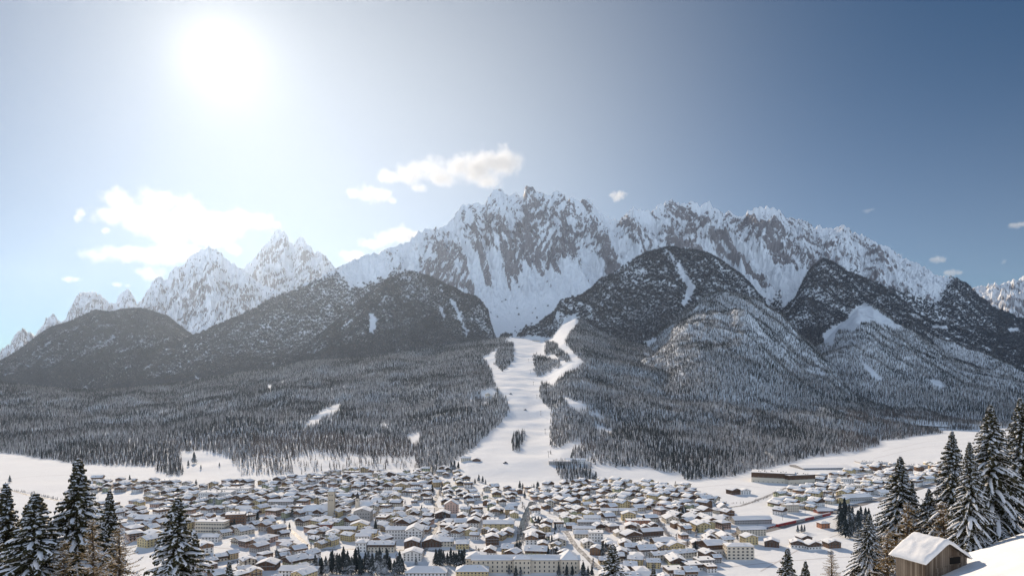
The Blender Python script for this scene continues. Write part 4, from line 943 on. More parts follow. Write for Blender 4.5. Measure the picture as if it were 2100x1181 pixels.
b = MB(); b.box(.55, 1.75, -Lb/2 - .05, -Lb/2 - .001, 1.35, 1.95, 0); b.box(.45, 1.85, -Lb/2 - .09, -Lb/2 - .001, 1.27, 1.35, 1); b.box(.45, 1.85, -Lb/2 - .09, -Lb/2 - .001, 1.95, 2.02, 1)
BLK = flatmat("dark_opening", (.012, .011, .010)); ob("hatch", b.mesh("hatch", [BLK, PLANK]), be)
b = MB(); b.box(-1.25, .05, -Lb/2 - .06, -Lb/2 - .001, -1.5, 1.15, 0); b.box(-1.35, -1.25, -Lb/2 - .08, -Lb/2 - .001, -1.5, 1.25, 0); b.box(.05, .15, -Lb/2 - .08, -Lb/2 - .001, -1.5, 1.25, 0)
b.box(-1.2, 0, -Lb/2 - .09, -Lb/2 - .061, .7, .82, 0); ob("door", b.mesh("door", [PLANK]), be)
for sx in (-1, 1):
    b = MB(); b.box(sx * Wb/2 - .1, sx * Wb/2 + .1, -Lb/2 - .1, -Lb/2 + .1, -2, 1.85, 0); ob("corner_post", b.mesh("corner_post", [PLANK]), be)
LANDMARKS.append(("wooden barn", 1905, 1170))
hx, hy = (2098 - CX) / F * 88, 88.0
barn("field_hut", hx + 1.0, hy, gz(hx, hy), .3, 3.2, 3.0, 1.1, .7, "little brown hut half buried in the snowbank beneath the tallest spruces", "hut", .3, 5)

# ------------------------------------------------------------------ big snow-laden conifers
NEED, t_, b_ = newmat("spruce_needles"); _o = N(t_, "ShaderNodeObjectInfo"); _n = ntex(t_, opos(t_), 1.4, 4, .6)
t_.links.new(mixc(t_, _n, (.022, .024, .012), (.085, .078, .036)), b_.inputs["Base Color"]); b_.inputs["Roughness"].default_value = .7
LTW, t_, b_ = newmat("larch_golden_twigs"); t_.links.new(mixc(t_, ntex(t_, opos(t_), 1.2, 4, .6), (.20, .13, .055), (.48, .35, .17)), b_.inputs["Base Color"]); b_.inputs["Roughness"].default_value = .8
BARK = flatmat("bark", (.075, .055, .042), .3, .9, 2.0)
TSNOW, t_, b_ = newmat("branch_snow"); b_.inputs["Base Color"].default_value = (.82, .83, .86, 1); b_.inputs["Roughness"].default_value = .7
def npmesh(name, V, Q, mat, tri=False, smooth=False):
    V = np.asarray(V, np.float32); Q = np.asarray(Q, np.int32); k = Q.shape[1]
    me = bpy.data.meshes.new(name); me.vertices.add(len(V)); me.vertices.foreach_set("co", V.ravel())
    me.loops.add(Q.size); me.loops.foreach_set("vertex_index", Q.ravel()); me.polygons.add(len(Q)); me.polygons.foreach_set("loop_start", np.arange(0, Q.size, k, dtype=np.int32))
    me.update(calc_edges=True); me.materials.append(mat)
    if smooth: me.polygons.foreach_set("use_smooth", [True] * len(Q))
    return me
def hero_tree(h, r, seed, larch=False, lean=0.0, snow=1.0, thin=1.0):
    g = np.random.default_rng(seed); BV = []; BQ = []; TV = []; TQ = []; SV = []; SQ = []; LV = []; LQ = []
    def tube(P, R, n, V, Q):
        b0 = len(V)
        for i, (p, rr_) in enumerate(zip(P, R)):
            d = P[min(i + 1, len(P) - 1)] - P[max(i - 1, 0)]; d = d / (np.linalg.norm(d) + 1e-9)
            a = np.cross(d, (0, 0, 1.0)) if abs(d[2]) < .95 else np.array([1.0, 0, 0]); a /= np.linalg.norm(a); c = np.cross(a, d)
            for j in range(n): t = 2 * math.pi * j / n; V.append(p + rr_ * (math.cos(t) * a + math.sin(t) * c))
        for i in range(len(P) - 1):
            for j in range(n): k = (j + 1) % n; Q.append((b0 + i*n + j, b0 + i*n + k, b0 + (i+1)*n + k, b0 + (i+1)*n + j))
    tube([np.array([lean * z * z / h + .08 * math.sin(z * .7 + seed), .06 * math.sin(z * .9), z]) for z in np.linspace(-1.5, h, 16)], [max(.02, .30 * (1 - max(z, 0) / h) * r / 3.5 + .015) for z in np.linspace(-1.5, h, 16)], 7, BV, BQ)
    z = h * .06
    while z < h * .995:
        a = z / h; L0 = r * (1 - a) ** (1.0 if not larch else .6) * (1.0 if a > .12 else .75) + .05
        nb = int((7 if not larch else 5) - (1 if a > .8 else 0)); off = g.uniform(0, 6.28)
        for k in range(nb):
            if g.random() < (.06 if not larch else .15): continue
            an = off + k * 6.283 / nb + g.uniform(-.35, .35); L = L0 * g.uniform(.62, 1.18)
            dx, dy = math.cos(an), math.sin(an); zz = z + g.uniform(-.3, .3) * (1 - a)
            up = (.50 * a + .10 + g.uniform(-.05, .1)) if not larch else g.uniform(.05, .4); dr = (1.12 - .55 * a + g.uniform(-.15, .2)) if not larch else g.uniform(.0, .35)
            ns = max(4, int(L / .3)); ss = np.linspace(0, 1, ns + 1); side = g.uniform(-.18, .18)
            cx0 = lean * zz * zz / h
            P = [np.array([cx0 + dx * L * s * (1 - .12 * s) - dy * side * L * s * s, dy * L * s * (1 - .12 * s) + dx * side * L * s * s, zz + L * (up * s - dr * s * s + (.16 if not larch else .1) * s ** 4)]) for s in ss]
            tube(P, [.035 * (1 - .75 * s) * (1 + L * .15) for s in ss], 3, BV, BQ)
            perp = np.array([-dy, dx, 0])
            for i in range(1, ns + 1):
                s = ss[i]; p = P[i]; d = P[i] - P[i-1]; d = d / np.linalg.norm(d)
                for sg in (-1, 1):
                    for rep in range(3 if not larch else 3):
                        tl = (.36 + .30 * L / 3.5) * (1.18 - .7 * s) * g.uniform(.6, 1.25) * thin; tl = min(tl, .10 + .55 * L)
                        hang = g.uniform(.1, .75) if not larch else g.uniform(-.5, .5)
                        q = p + d * g.uniform(-.25, .05) * .6
                        e = q + (perp * sg * g.uniform(.55, 1) + d * g.uniform(.35, .9)) * tl * .8 + np.array([0, 0, -hang * tl])
                        wv = np.cross(e - q, (0, 0, 1.0)); wv = wv / (np.linalg.norm(wv) + 1e-6) * ((.085 if not larch else .034) * g.uniform(.8, 1.4))
                        m = (q + e) / 2 + np.array([0, 0, .03])
                        if larch and g.random() < .35: wv = wv * .9
                        b0 = len(LV); LV += [q - wv * .5, q + wv * .5, m + wv, e, m - wv]; LQ += [(b0, b0+1, b0+2, b0+4), (b0+4, b0+2, b0+3, b0+3)]
                        if not larch:     # needles hanging under the twig
                            b0 = len(LV); dn = np.array([0, 0, -g.uniform(.12, .3)]); LV += [q, e, e + dn * .4, q + (e - q) * .5 + dn]; LQ += [(b0, b0+1, b0+2, b0+3)]
                        if g.random() < (.20 if not larch else .05) * snow:
                            u_ = np.array([0, 0, .035 + .03 * g.random()]); ww = wv * (.85 if not larch else 2.5); b0 = len(SV)
                            SV += [q - ww + u_*.2, q + ww + u_*.2, e + ww*.5 + u_*.2, e - ww*.5 + u_*.2, q + u_*2, e + u_ * 1.2]; SQ += [(b0, b0+3, b0+5, b0+4), (b0+1, b0+4, b0+5, b0+2)]
            # the snow lying along the branch
            if g.random() < (.84 if not larch else .22) * snow:
                i0 = 1 if g.random() < .6 else 2; i1 = ns + 1; w0 = (.09 + .032 * L) * g.uniform(.4, 1.7) * (1 if not larch else .42)
                PP_ = P[i0:i1]
                if len(PP_) >= 3:
                    b0 = len(SV); cnt = 0
                    for i, p in enumerate(PP_):
                        s = i / (len(PP_) - 1); w = w0 * (1 - .5 * s) * g.uniform(.75, 1.25) * (.25 if i in (0, len(PP_) - 1) else 1)
                        hgt = w * .75; SV += [p - perp * w + np.array([0, 0, -.02]), p - perp * w * .55 + np.array([0, 0, hgt]), p + perp * w * .55 + np.array([0, 0, hgt]), p + perp * w + np.array([0, 0, -.02])]; cnt += 1
                    for i in range(cnt - 1):
                        for j in range(3): a_ = b0 + i*4 + j; SQ.append((a_, a_+1, a_+5, a_+4))
        z += (.24 + .26 * (1 - a)) * (1 if not larch else 1.15) * (h / 20) ** .3
    return [npmesh("trunk", BV, BQ, BARK), npmesh("crown", LV, LQ, LTW if larch else NEED), npmesh("branch_snow", SV, SQ, TSNOW, smooth=True)]
HERO = [hero_tree(24, 6.6, 1), hero_tree(24, 5.6, 2), hero_tree(22, 7.0, 3), hero_tree(24, 5.0, 4, lean=.006)]
LARCH = [hero_tree(18, 4.6, 11, True), hero_tree(17, 5.4, 12, True)]
def place_tree(name, kindm, h0, px, ptop, Y, hgt, rot, label, cat="spruce", group=None, wide=1.0, phrase=None):
    """top at pixel (px, ptop) when standing at depth Y with height hgt"""
    X = (px - CX) / F * Y; zt = CAMH - (ptop - HZ) / F * Y
    if hgt is None: hgt = zt - gz(X, Y) + .4
    e = ob(name, None, None, (X, Y, zt - hgt), rot); s = hgt / h0; e.scale = (s * wide, s * wide, s)
    ob("trunk", kindm[0], e); c = ob("crown", kindm[1], e); ob("branch_snow", kindm[2], c)
    tag(e, label, cat, group)
    if phrase: LANDMARKS.append((phrase, px, ptop))
HS = "snow-laden spruces standing on the near hillside"
for (nm, k, h0, px, pt, Y, hg, rot, lab, wd) in [
    ("spruce", 0, 24, 160, 936, 82, 27, .3, "tall narrow snow-laden spruce rising highest of the sunward hillside group", 1.35),
    ("spruce", 2, 22, 72, 1006, 78, 23, 1.9, "broad snow-draped spruce between the frame's sunward edge and the tallest one there", 1.7),
    ("spruce", 1, 24, 12, 988, 86, 25, 2.7, "snowy spruce cut by the sunward edge of the frame", 1.5),
    ("spruce", 3, 24, 222, 1003, 88, 24, .9, "slim snowy spruce just behind the tallest of the sunward hillside group", 1.2),
    ("spruce", 0, 24, 364, 1016, 70, 21, 4.4, "wide spruce with drooping white branches, standing apart before the flat-roofed school", 1.6),
    ("spruce", 3, 24, 400, 1088, 92, 20, 5.1, "small dark spruce top peeping out behind the wide drooping spruce", 1.2),
    ("spruce", 1, 24, 470, 1148, 80, 14, 2.2, "lowest snowy spruce top between the wide drooping spruce and the low timber chalet", 1.3),
    ("spruce", 2, 22, 1256, 1112, 92, 16, 2.0, "snowy spruce top poking up before the middle of town", 1.5),
    ("spruce", 3, 24, 1340, 1152, 100, 15, 1.0, "thin spruce tip at the lower edge beside the timber-topped cube house", 1.0),
    ("spruce", 0, 24, 1615, 1122, 96, 17, 3.3, "snowy spruce top with open branches before the lower snowfield", 1.4),
    ("spruce", 1, 24, 1652, 1148, 98, 15, 3.9, "smaller spruce top touching the open-branched one before the lower snowfield", 1.4),
    ("spruce", 0, 24, 1846, 934, 90, None, 5.3, "tall spruce standing between the railway and the wooden barn", 1.5),
    ("spruce", 3, 24, 1872, 984, 93, None, 2.9, "slender spruce half hidden behind the tall one by the railway", 1.3),
    ("spruce", 2, 22, 1782, 1052, 84, None, 1.1, "shorter bushy spruce at the sunward side of the wooden barn", 1.5),
    ("spruce", 1, 24, 1952, 882, 84, None, .2, "pointed spruce rising straight behind the barn roof", 1.5),
    ("spruce", 0, 24, 2032, 828, 83, None, 2.3, "very tall spruce with hanging snowy boughs beside the little hut", 1.45),
    ("spruce", 1, 24, 2092, 814, 98, None, 4.0, "tallest spruce of all, cut by the frame edge above the little hut", 1.45),
    ("spruce", 3, 24, 1990, 905, 77, None, 1.7, "dark spruce filling the gap behind the two tallest ones near the barn", 1.5),
    ("spruce", 2, 22, 1905, 1000, 86, None, .6, "low wide spruce tucked behind the ridge of the barn roof", 1.4)]:
    place_tree(nm, HERO[k], h0, px, pt, Y, hg, rot, lab, "spruce", HS, wd)
LG = "bare golden larches among the hillside spruces"
for (k, h0, px, pt, Y, hg, rot, lab) in [
    (0, 18, 190, 1062, 72, 15, .4, "bare golden larch in front of the slim spruce on the sunward hillside"),
    (1, 17, 245, 1082, 76, 14, 2.4, "wider bare larch with golden twigs, facing the wide drooping spruce"),
    (1, 17, 130, 1108, 70, 12, 5.0, "low bare larch at the foot of the tallest sunward spruce"),
    (0, 18, 1905, 1012, 88, 17, 1.4, "golden bare larch rising directly behind the barn roof"),
    (1, 17, 1862, 1030, 84, 16, 3.4, "spreading bare larch at the sunward corner of the barn"),
    (1, 17, 1935, 1030, 80, 14, .8, "bare golden larch between the barn roof and the dark spruces"),
    (1, 17, 1820, 1085, 80, 13, 4.4, "low frosted larch beside the barn wall")]:
    place_tree("bare_larch", LARCH[k], h0, px, pt, Y, hg, rot, lab, "larch", LG)
place_tree("bare_bush", LARCH[1], 17, 1705, 1128, 84, 9, 1.0, "leafless dark bush before the lower snowfield", "bush", None, .9)
# ------------------------------------------------------------------ conifers standing one by one in and round the town
def town_conifer(seed):
    m = conifer_mesh("crown", 18, 3.4, 11, 8, seed, M_DARK); V = []; Fc = []; stem_into(V, Fc, 14, .3)
    return mk("trunk", V, Fc, [BARK]), m
TC = [town_conifer(200 + i) for i in range(5)]
TB = []
for i in range(3):
    V = []; Fc = []; stem_into(V, Fc, 9, .22); TB.append((mk("trunk", V, Fc, [BARK]), conifer_mesh("crown", 10, 3.2, 6, 6, 240 + i, M_LARCH, .45)))
TREES = []
def town_tree(px, py, hpx=None, kind=0, name="town_spruce", z=None):
    x, y = gpt(px, py); hm_ = (hpx * y / F) if hpx else random.uniform(13, 18)
    tr, cr = (TC if kind == 0 else TB)[len(TREES) % (5 if kind == 0 else 3)]; base = 18 if kind == 0 else 10
    e = ob(name, None, None, (x, y, gz(x, y) if z is None else z), random.uniform(0, 6.28)); s = hm_ / base; wd = random.uniform(1.25, 1.7) if kind == 0 else 1.1; e.scale = (s * wd, s * wd, s)
    ob("trunk", tr, e); ob("crown", cr, e); TREES.append((e, px, py, kind)); return e
row = random.Random(3)
for i in range(26): town_tree(648 + i * 7.2 + row.uniform(-3, 3), 1176 + row.uniform(-8, 4), row.uniform(32, 52))
for i in range(11): town_tree(893 + i * 6 + row.uniform(-2, 2), 1160 + row.uniform(-5, 5), row.uniform(26, 38))
for (px, py, h) in [(770,1100,26),(1044,1176,22),(1058,1182,26),(1068,1180,20),(1146,1181,28),(1162,1181,26),(1174,1179,22),(1196,1181,32),(1206,1180,22),(1214,1181,26),(1098,1076,18),(1104,1077,20),(1111,1078,20),(1124,1083,20),(1139,1088,18),(1120,1125,26),(1112,1136,16),(1124,1138,20),(1134,1139,20),(1142,1138,18),(1150,1137,14),(1165,1137,12),(1066,1132,26),(1060,1128,20),(1236,1140,28),(1242,1135,24),(1248,1132,18),(1393,1064,22),(1400,1064,24),(1406,1062,20),(1388,1062,18),(1426,1127,20),(1432,1125,14),(1530,1098,14),(1636,1090,16),(1644,1090,17),(1650,1089,15),(1512,1106,12),
    (974,992,12),(982,988,16),(990,990,15),(996,994,12),(961,990,9),(1066,1002,18),(1072,1003,14),(1102,1004,18),(1095,1004,14),(1153,1018,20),(266,992,20),(398,952,26),(386,958,14),(412,964,10),(450,960,9),(20,990,16),(932,972,24),(926,972,22),(940,970,16),(947,938,12),(402,996,14),(1222,985,20),(1218,985,14),(1232,990,10),(1155,1005,12),(480,1086,24),(474,1088,20),(510,1070,18),(520,1066,16),(528,1068,20),(535,1040,14),(598,1030,14),(606,1034,12),(320,1050,12),(1290,1094,20),(1270,1098,16),(1273,1118,14)]:
    town_tree(px, py, h)
for i in range(26): town_tree(1722 + row.uniform(0, 62), 1100 + row.uniform(-32, 10), row.uniform(30, 50))
for i in range(140):
    for _ in range(40):
        y = row.uniform(740, 1600); x = row.uniform(-.5, .45) * y; px, py = CX + F * x / y, HZ + F * 200 / y
        if (inpoly([px], [py], TOWN)[0]) and free(x, y, 1.5, PL) : break
    else: continue
    PL.append((x, y, 2)); town_tree(px, py, None if False else row.uniform(7, 11) * F / y, 1, "bare_garden_tree")
for i in range(45):
    for _ in range(40):
        y = row.uniform(740, 1700); x = row.uniform(-.5, .55) * y; px, py = CX + F * x / y, HZ + F * 200 / y
        if (inpoly([px], [py], TOWN)[0] or inpoly([px], [py], TOWN2)[0]) and free(x, y, 1.2, PL): break
    else: continue
    PL.append((x, y, 2)); town_tree(px, py, row.uniform(8, 15) * F / y)
# the largest trees of the forest's foot stand as single trees
kb = np.argsort(PP[:, 1])[:140]
M_ = np.ones(len(PP), bool); M_[kb] = False
EDGE = PP[kb]; EDGEK = KI[kb]; PP = PP[M_]; KI = KI[M_]
et = []
for p in protos:
    V = []; Fc = []; stem_into(V, Fc, 12, .25); et.append((mk("trunk", V, Fc, [BARK]), p.data))
for q, ki in zip(EDGE, EDGEK):
    e = ob("forest_edge_tree", None, None, tuple(q[:3]), random.uniform(0, 6.28)); e.scale = (q[3],) * 3
    ob("trunk", et[ki][0], e); ob("crown", et[ki][1], e)
    tag(e, "frosted tree in the front row of the forest along the valley snow", "tree", "front trees of the valley forest")
def hedge(pts, step, lab, hh, seed, cat="hedge"):
    rr = random.Random(seed); it = []; P = [gpt(*p) for p in pts]
    for i in range(len(P) - 1):
        n = int(math.dist(P[i], P[i+1]) / step) + 1
        for k in range(n):
            t = (k + rr.random()) / n; x, y = P[i][0] + (P[i+1][0] - P[i][0]) * t + rr.uniform(-2, 2), P[i][1] + (P[i+1][1] - P[i][1]) * t + rr.uniform(-2, 2)
            it.append((TB[rr.randrange(3)][1], Matrix.Translation((x, y, gz(x, y) - .5)) @ Matrix.Rotation(rr.uniform(0, 6), 4, 'Z') @ Matrix.Scale(hh / 10 * rr.uniform(.6, 1.3), 4)))
    tag(join(cat, it), lab, cat)
hedge([(0,1003),(60,1010),(120,1024),(200,1022)], 3.0, "brown bare hedge crossing the far meadow at the sunward edge of town", 4, 1)
hedge([(1098,1030),(1088,1050),(1080,1075),(1076,1100),(1070,1118)], 4.0, "bare brown bushes lining the town bank of the dark river", 6, 2, "bank_bushes")
hedge([(1345,1064),(1362,1088),(1380,1110)], 3.0, "dark bare bushes along the sloping road in mid town", 5, 3, "roadside_bushes")
hedge([(1450,1040),(1490,1032),(1540,1030),(1580,1018)], 4.0, "sparse bare bushes between the town and the triangular field", 4, 4, "field_bushes")
hedge([(1395,1002),(1425,1008),(1440,1010)], 3.0, "short row of small dark bushes in the field before the forest", 3.5, 5, "bush_row")
TRACK, t_, b_ = newmat("packed_track"); b_.inputs["Base Color"].default_value = (.60, .59, .60, 1); b_.inputs["Roughness"].default_value = 1
for q in ([(0,984),(60,977),(150,973),(260,976)], [(1450,1165),(1600,1150),(1750,1140)], [(1560,1170),(1650,1120),(1720,1095)], [(1420,1000),(1500,992),(1560,1000)], [(1810,925),(1900,905),(2000,898)], [(1790,940),(1900,915),(2050,905)], [(420,1120),(500,1128),(520,1112)], [(1140,1060),(1105,1052),(1100,1045)]): strip("path", q, 2.2, TRACK, .05)
# ------------------------------------------------------------------ train
RED = flatmat("train_red", (.45, .035, .03), .05, .4); WHT = flatmat("train_pale", (.45, .45, .46), .05, .4)
a0, a1 = gpt(1593, 1080), gpt(1702, 1056); ang = math.atan2(a1[1] - a0[1], a1[0] - a0[0]); Lt = math.dist(a0, a1); n = 6
tr = ob("passenger_train", None, None, (a0[0], a0[1], gz(*a0) + .1), ang); tag(tr, "red and pale passenger train with dark window band standing on the snowy railway", "train"); LANDMARKS.append(("red train", 1645, 1068))
for i in range(n):
    x0, x1 = i * Lt / n + .5, (i + 1) * Lt / n - .4; b = MB()
    b.prism([(-1.45, .9), (1.45, .9), (1.5, 3.0), (1.1, 3.9), (-1.1, 3.9), (-1.5, 3.0)][::-1], x0, x1, 0, 'x'); c = ob("carriage", b.mesh("carriage", [RED if i in (0, 1, 3, 5) else WHT]), tr)
    b = MB(); b.box(x0 + .8, x1 - .8, -1.52, 1.52, 2.1, 2.9, 0, True); ob("window_band", b.mesh("window_band", [GLASS]), c)
    b = MB(); b.prism([(-1.1, 3.9), (1.1, 3.9), (.6, 4.15), (-.6, 4.15)][::-1], x0 + .1, x1 - .1, 0, 'x'); ob("roof_snow", b.mesh("roof_snow", [RSNOW]), c)
    b = MB()
    for u_ in (x0 + 3, x1 - 3): b.box(u_ - 1.3, u_ + 1.3, -1.2, 1.2, .1, .9, 0)
    ob("bogie", b.mesh("bogie", [METAL]), c)
# overhead line masts
b = MB(); b.box(-.12, .12, -.12, .12, 0, 8, 0); b.box(-2.6, .12, -.06, .06, 6.6, 6.75, 0); mast = b.mesh("mast", [METAL])
for i in range(11):
    t = i / 10; x0, y0 = gpt(1450, 1112); x1, y1 = gpt(1880, 1000); x, y = x0 + (x1 - x0) * t - 5, y0 + (y1 - y0) * t + 8
    tag(ob("overhead_line_mast", mast, None, (x, y, gz(x, y)), ang + math.pi/2), "thin dark mast of the overhead line beside the railway", "mast", "overhead line masts")
# parked cars
def carmesh(col):
    b = MB(); b.prism([(-2.1, .35), (2.1, .35), (2.15, .85), (1.2, .95), (.6, 1.45), (-1.2, 1.45), (-1.9, .95), (-2.15, .85)], -.85, .85, 0, 'y'); body = b.mesh("body", [flatmat("car_paint", col, .03, .35)])
    b = MB(); b.prism([(1.05, .98), (.56, 1.40), (-1.15, 1.40), (-1.7, .98)][::-1], -.87, .87, 0, 'y'); gl = b.mesh("windows", [GLASS])
    b = MB()
    for x in (-1.3, 1.3):
        for y in (-.86, .86): b.prism([(x + .33 * math.cos(k * .785), .33 + .33 * math.sin(k * .785)) for k in range(8)], y - .06, y + .06, 0, 'y')
    wh = b.mesh("wheels", [METAL]); b = MB(); b.box(-1.1, .5, -.7, .7, 1.45, 1.62, 0); sn = b.mesh("roof_snow", [RSNOW]); return body, gl, wh, sn
CAR = {"dark": carmesh((.03, .035, .045)), "red": carmesh((.35, .03, .03)), "white": carmesh((.5, .5, .5)), "blue": carmesh((.04, .08, .2))}
rc = random.Random(5)
for (p0, p1, n) in [((1530,1092),(1600,1077),14), ((1500,1096),(1570,1082),10), ((1768,978),(1800,972),7), ((1300,1120),(1330,1112),5), ((560,1110),(600,1118),6)]:
    q0, q1 = gpt(*p0), gpt(*p1)
    for i in range(n):
        t = (i + rc.uniform(.1, .6)) / n; x, y = q0[0] + (q1[0] - q0[0]) * t, q0[1] + (q1[1] - q0[1]) * t; c = rc.choice(list(CAR))
        e = ob("parked_car", None, None, (x, y, gz(x, y) + .06), ang + math.pi/2 + rc.uniform(-.1, .1))
        for me_, nn in zip(CAR[c], ("body", "windows", "wheels", "roof_snow")): ob(nn, me_, e)
        tag(e, f"small {c} parked car with snow on its roof in a town car park", "car", f"{c} cars parked in the snowy town")
# ski lift pylons and hut on the run
b = MB(); b.box(-.35, .35, -.35, .35, -1, 13, 0); b.box(-3, 3, -.3, .3, 12.4, 13, 0); b.box(-3, -2.6, -1, 1, 12, 12.6, 0); b.box(2.6, 3, -1, 1, 12, 12.6, 0); pyl = b.mesh("pylon", [METAL])
def slope_at(px, py):
    Ys = np.linspace(1250, 4300, 900); Xs = (px - CX) / F * Ys; Zs = terrain(Xs, Ys); pys = HZ - F * (Zs - CAMH) / Ys
    i = int(np.argmax(pys <= py)); return float(Xs[i]), float(Ys[i]), float(Zs[i])
for j, (px, py) in enumerate([(1125,938),(1118,890),(1109,852),(1101,818),(1094,790),(1088,766),(1084,742)]):
    x, y, z = slope_at(px, py); tag(ob("lift_pylon", pyl, None, (x, y, z)), "thin dark lift pylon standing on the white ski run", "lift pylon", "lift pylons on the ski run")
for (px, py, lab) in [(1047,808,"dark snow groomer high on the ski run beside the forest edge"), (1077,841,"dark snow groomer halfway down the white ski run"), (1036,950,"dark machine parked low on the ski run above the chalets")]:
    x, y, z = slope_at(px, py); e = ob("snow_groomer", None, None, (x, y, z), .4); b = MB(); b.box(-4, 4, -2.4, 2.4, 0, 1.4, 0); b.box(-1, 2.4, -1.8, 1.8, 1.4, 3.4, 1); ob("body", b.mesh("body", [METAL, GLASS]), e)
    b = MB(); b.box(4.1, 4.6, -3.4, 3.4, .1, 1.6, 0); ob("blade", b.mesh("blade", [METAL]), e); tag(e, lab, "snow groomer")
x, y, z = slope_at(1100, 700); k_ = Kind(46, 14, 1, 'flat', 'cream', seed=77, fh=5); put(k_, "mountain_hut", x, y, 0, "mountain hut", True, label="long pale mountain hut at the top of the white ski run", z=z)
x, y, z = slope_at(1000, 812); k_ = Kind(14, 12, 2, 'gable', 'cream', seed=78); put(k_, "slope_inn", x, y, .2, "inn", True, label="pale inn in the clearing beside the upper ski run", z=z)
# ------------------------------------------------------------------ labels that single each house and tree out
ORD = ["first","second","third","fourth","fifth","sixth","seventh","eighth","ninth","tenth","eleventh","twelfth","thirteenth","fourteenth","fifteenth","sixteenth","seventeenth","eighteenth"]
def sector(dx, dy):
    dy = dy * 1.8
    return 0 if abs(dx) >= abs(dy) and dx < 0 else 1 if abs(dx) >= abs(dy) else 2 if dy < 0 else 3
PH = ["{o} {c} sunward of the {l}", "{o} {c} from the {l} away from the sun", "{o} {c} beyond the {l}", "{o} {c} before the {l}"]
def rank_labels(items, what):
    P = np.array([(q[1], q[2]) for q in items]); best = [None] * len(items)
    for li, (ph, lx, ly) in enumerate(LANDMARKS):
        bk = {}
        for i, (x, y) in enumerate(P): bk.setdefault(sector(x - lx, y - ly), []).append((math.hypot(x - lx, (y - ly) * 1.8), i))
        for s_, L in bk.items():
            L.sort()
            for r_, (d, i) in enumerate(L):
                if best[i] is None or r_ * 40 + d < best[i][0]: best[i] = (r_ * 40 + d, r_, s_, ph)
    return best
seen = {}
bl = rank_labels(BUILT, "house")
for (e, px, py, ph), (_, r_, s_, l_) in zip(BUILT, bl):
    if len((ph + " " + PH[s_] + " " + l_).split()) > 17: ph = ph.replace("timber-fronted ", "")
    ph = ph.replace("timber-fronted ", "") if len((ph + l_).split()) > 9 else ph; e["label"] = f"{ph}, " + PH[s_].format(o=ORD[min(r_, 17)], c="one", l=l_)
for kd, wd, grp in ((0, "dark snowy spruce", "single spruces in and around the town"), (1, "small bare brown tree", "bare garden trees between the houses")):
    tt = [t for t in TREES if t[3] == kd]; bl = rank_labels(tt, "tree")
    for (e, px, py, k_), (_, r_, s_, l_) in zip(tt, bl):
        tag(e, f"{wd}, " + PH[s_].format(o=ORD[min(r_, 17)], c="one", l=l_), "spruce" if kd == 0 else "bare tree", grp)
# ------------------------------------------------------------------ clouds: real volumes far behind the range
def puffmat(blobs, dens, fsc, amp=1.1, aniso=.3):
    """blobs: (centre, radii) in object space; vapour thins out to ragged edges through the noise"""
    m = bpy.data.materials.new("cloud_vapour"); m.use_nodes = True; t = m.node_tree; t.nodes.remove(t.nodes["Principled BSDF"])
    v = t.nodes.new("ShaderNodeVolumePrincipled"); v.inputs["Color"].default_value = (.95, .97, 1, 1); v.inputs["Anisotropy"].default_value = aniso
    g = opos(t); acc = None
    for c_, r_ in blobs:
        s1 = N(t, "ShaderNodeVectorMath", operation='SUBTRACT'); t.links.new(g, s1.inputs[0]); s1.inputs[1].default_value = c_
        s2 = N(t, "ShaderNodeVectorMath", operation='DIVIDE'); t.links.new(s1.outputs[0], s2.inputs[0]); s2.inputs[1].default_value = r_
        s3 = N(t, "ShaderNodeVectorMath", operation='LENGTH'); t.links.new(s2.outputs[0], s3.inputs[0])
        acc = s3.outputs["Value"] if acc is None else mth(t, 'SMOOTH_MIN', acc, s3.outputs["Value"], .35)
    n = ntex(t, g, fsc, 7, .62)
    f = mth(t, 'ADD', mth(t, 'SUBTRACT', .92, acc), mth(t, 'MULTIPLY', mth(t, 'SUBTRACT', n, .5), amp * 2))
    t.links.new(mth(t, 'MULTIPLY', ramp(t, f, .0, .85), dens), v.inputs["Density"])
    t.links.new(v.outputs[0], t.nodes["Material Output"].inputs["Volume"]); return m
def puff(name, blobs, cx0, cz0, Y, k, dens, fsc, amp=1.1):
    x0 = min(b[0][0] - b[1][0] * 1.35 for b in blobs); x1 = max(b[0][0] + b[1][0] * 1.35 for b in blobs); z0 = min(b[0][2] - b[1][2] * 1.6 for b in blobs); z1 = max(b[0][2] + b[1][2] * 1.6 for b in blobs)
    y0 = min(b[0][1] - b[1][1] * 1.3 for b in blobs); y1 = max(b[0][1] + b[1][1] * 1.3 for b in blobs)
    b = MB(); b.box(x0, x1, y0, y1, z0, z1, 0, True); return ob(name, b.mesh(name, [puffmat(blobs, dens, fsc, amp)]), None, (cx0, Y, cz0))
def cloud(blobs, Y, label, seed, dens=.004, thr=.40, group=None):
    """blobs: (px, py, radius px, flatten)"""
    k = Y / F; cx0 = sum(b[0] for b in blobs) / len(blobs); cy0 = sum(b[1] for b in blobs) / len(blobs); rr = random.Random(seed)
    B_ = [(((px - cx0) * k, rr.uniform(-.3, .3) * r * k, -(py - cy0) * k), (r * k * 1.12, r * k, r * fl * k * 1.15)) for (px, py, r, fl) in blobs]
    big = max(r for (_, _, r, _) in blobs)
    tag(puff("cloud", B_, (cx0 - CX) * k, CAMH - (cy0 - HZ) * k, Y, k, dens, 1.0 / ((9 + big * .45) * k), 1.25), label, "cloud", group)
cloud([(250,420,38,.8),(320,412,40,.75),(380,425,40,.7),(225,440,38,.6),(300,450,60,.55),(400,455,60,.55),(470,455,52,.55),(530,455,40,.5),(350,480,55,.5),(440,490,55,.4),(250,520,50,.36),(200,525,36,.4),(330,520,50,.42),(310,560,34,.5),(390,520,50,.4),(560,460,22,.5),(480,510,26,.5)], 17000, "great billowing white cloud bank above the sharp peaks under the sun", 1, .0028)
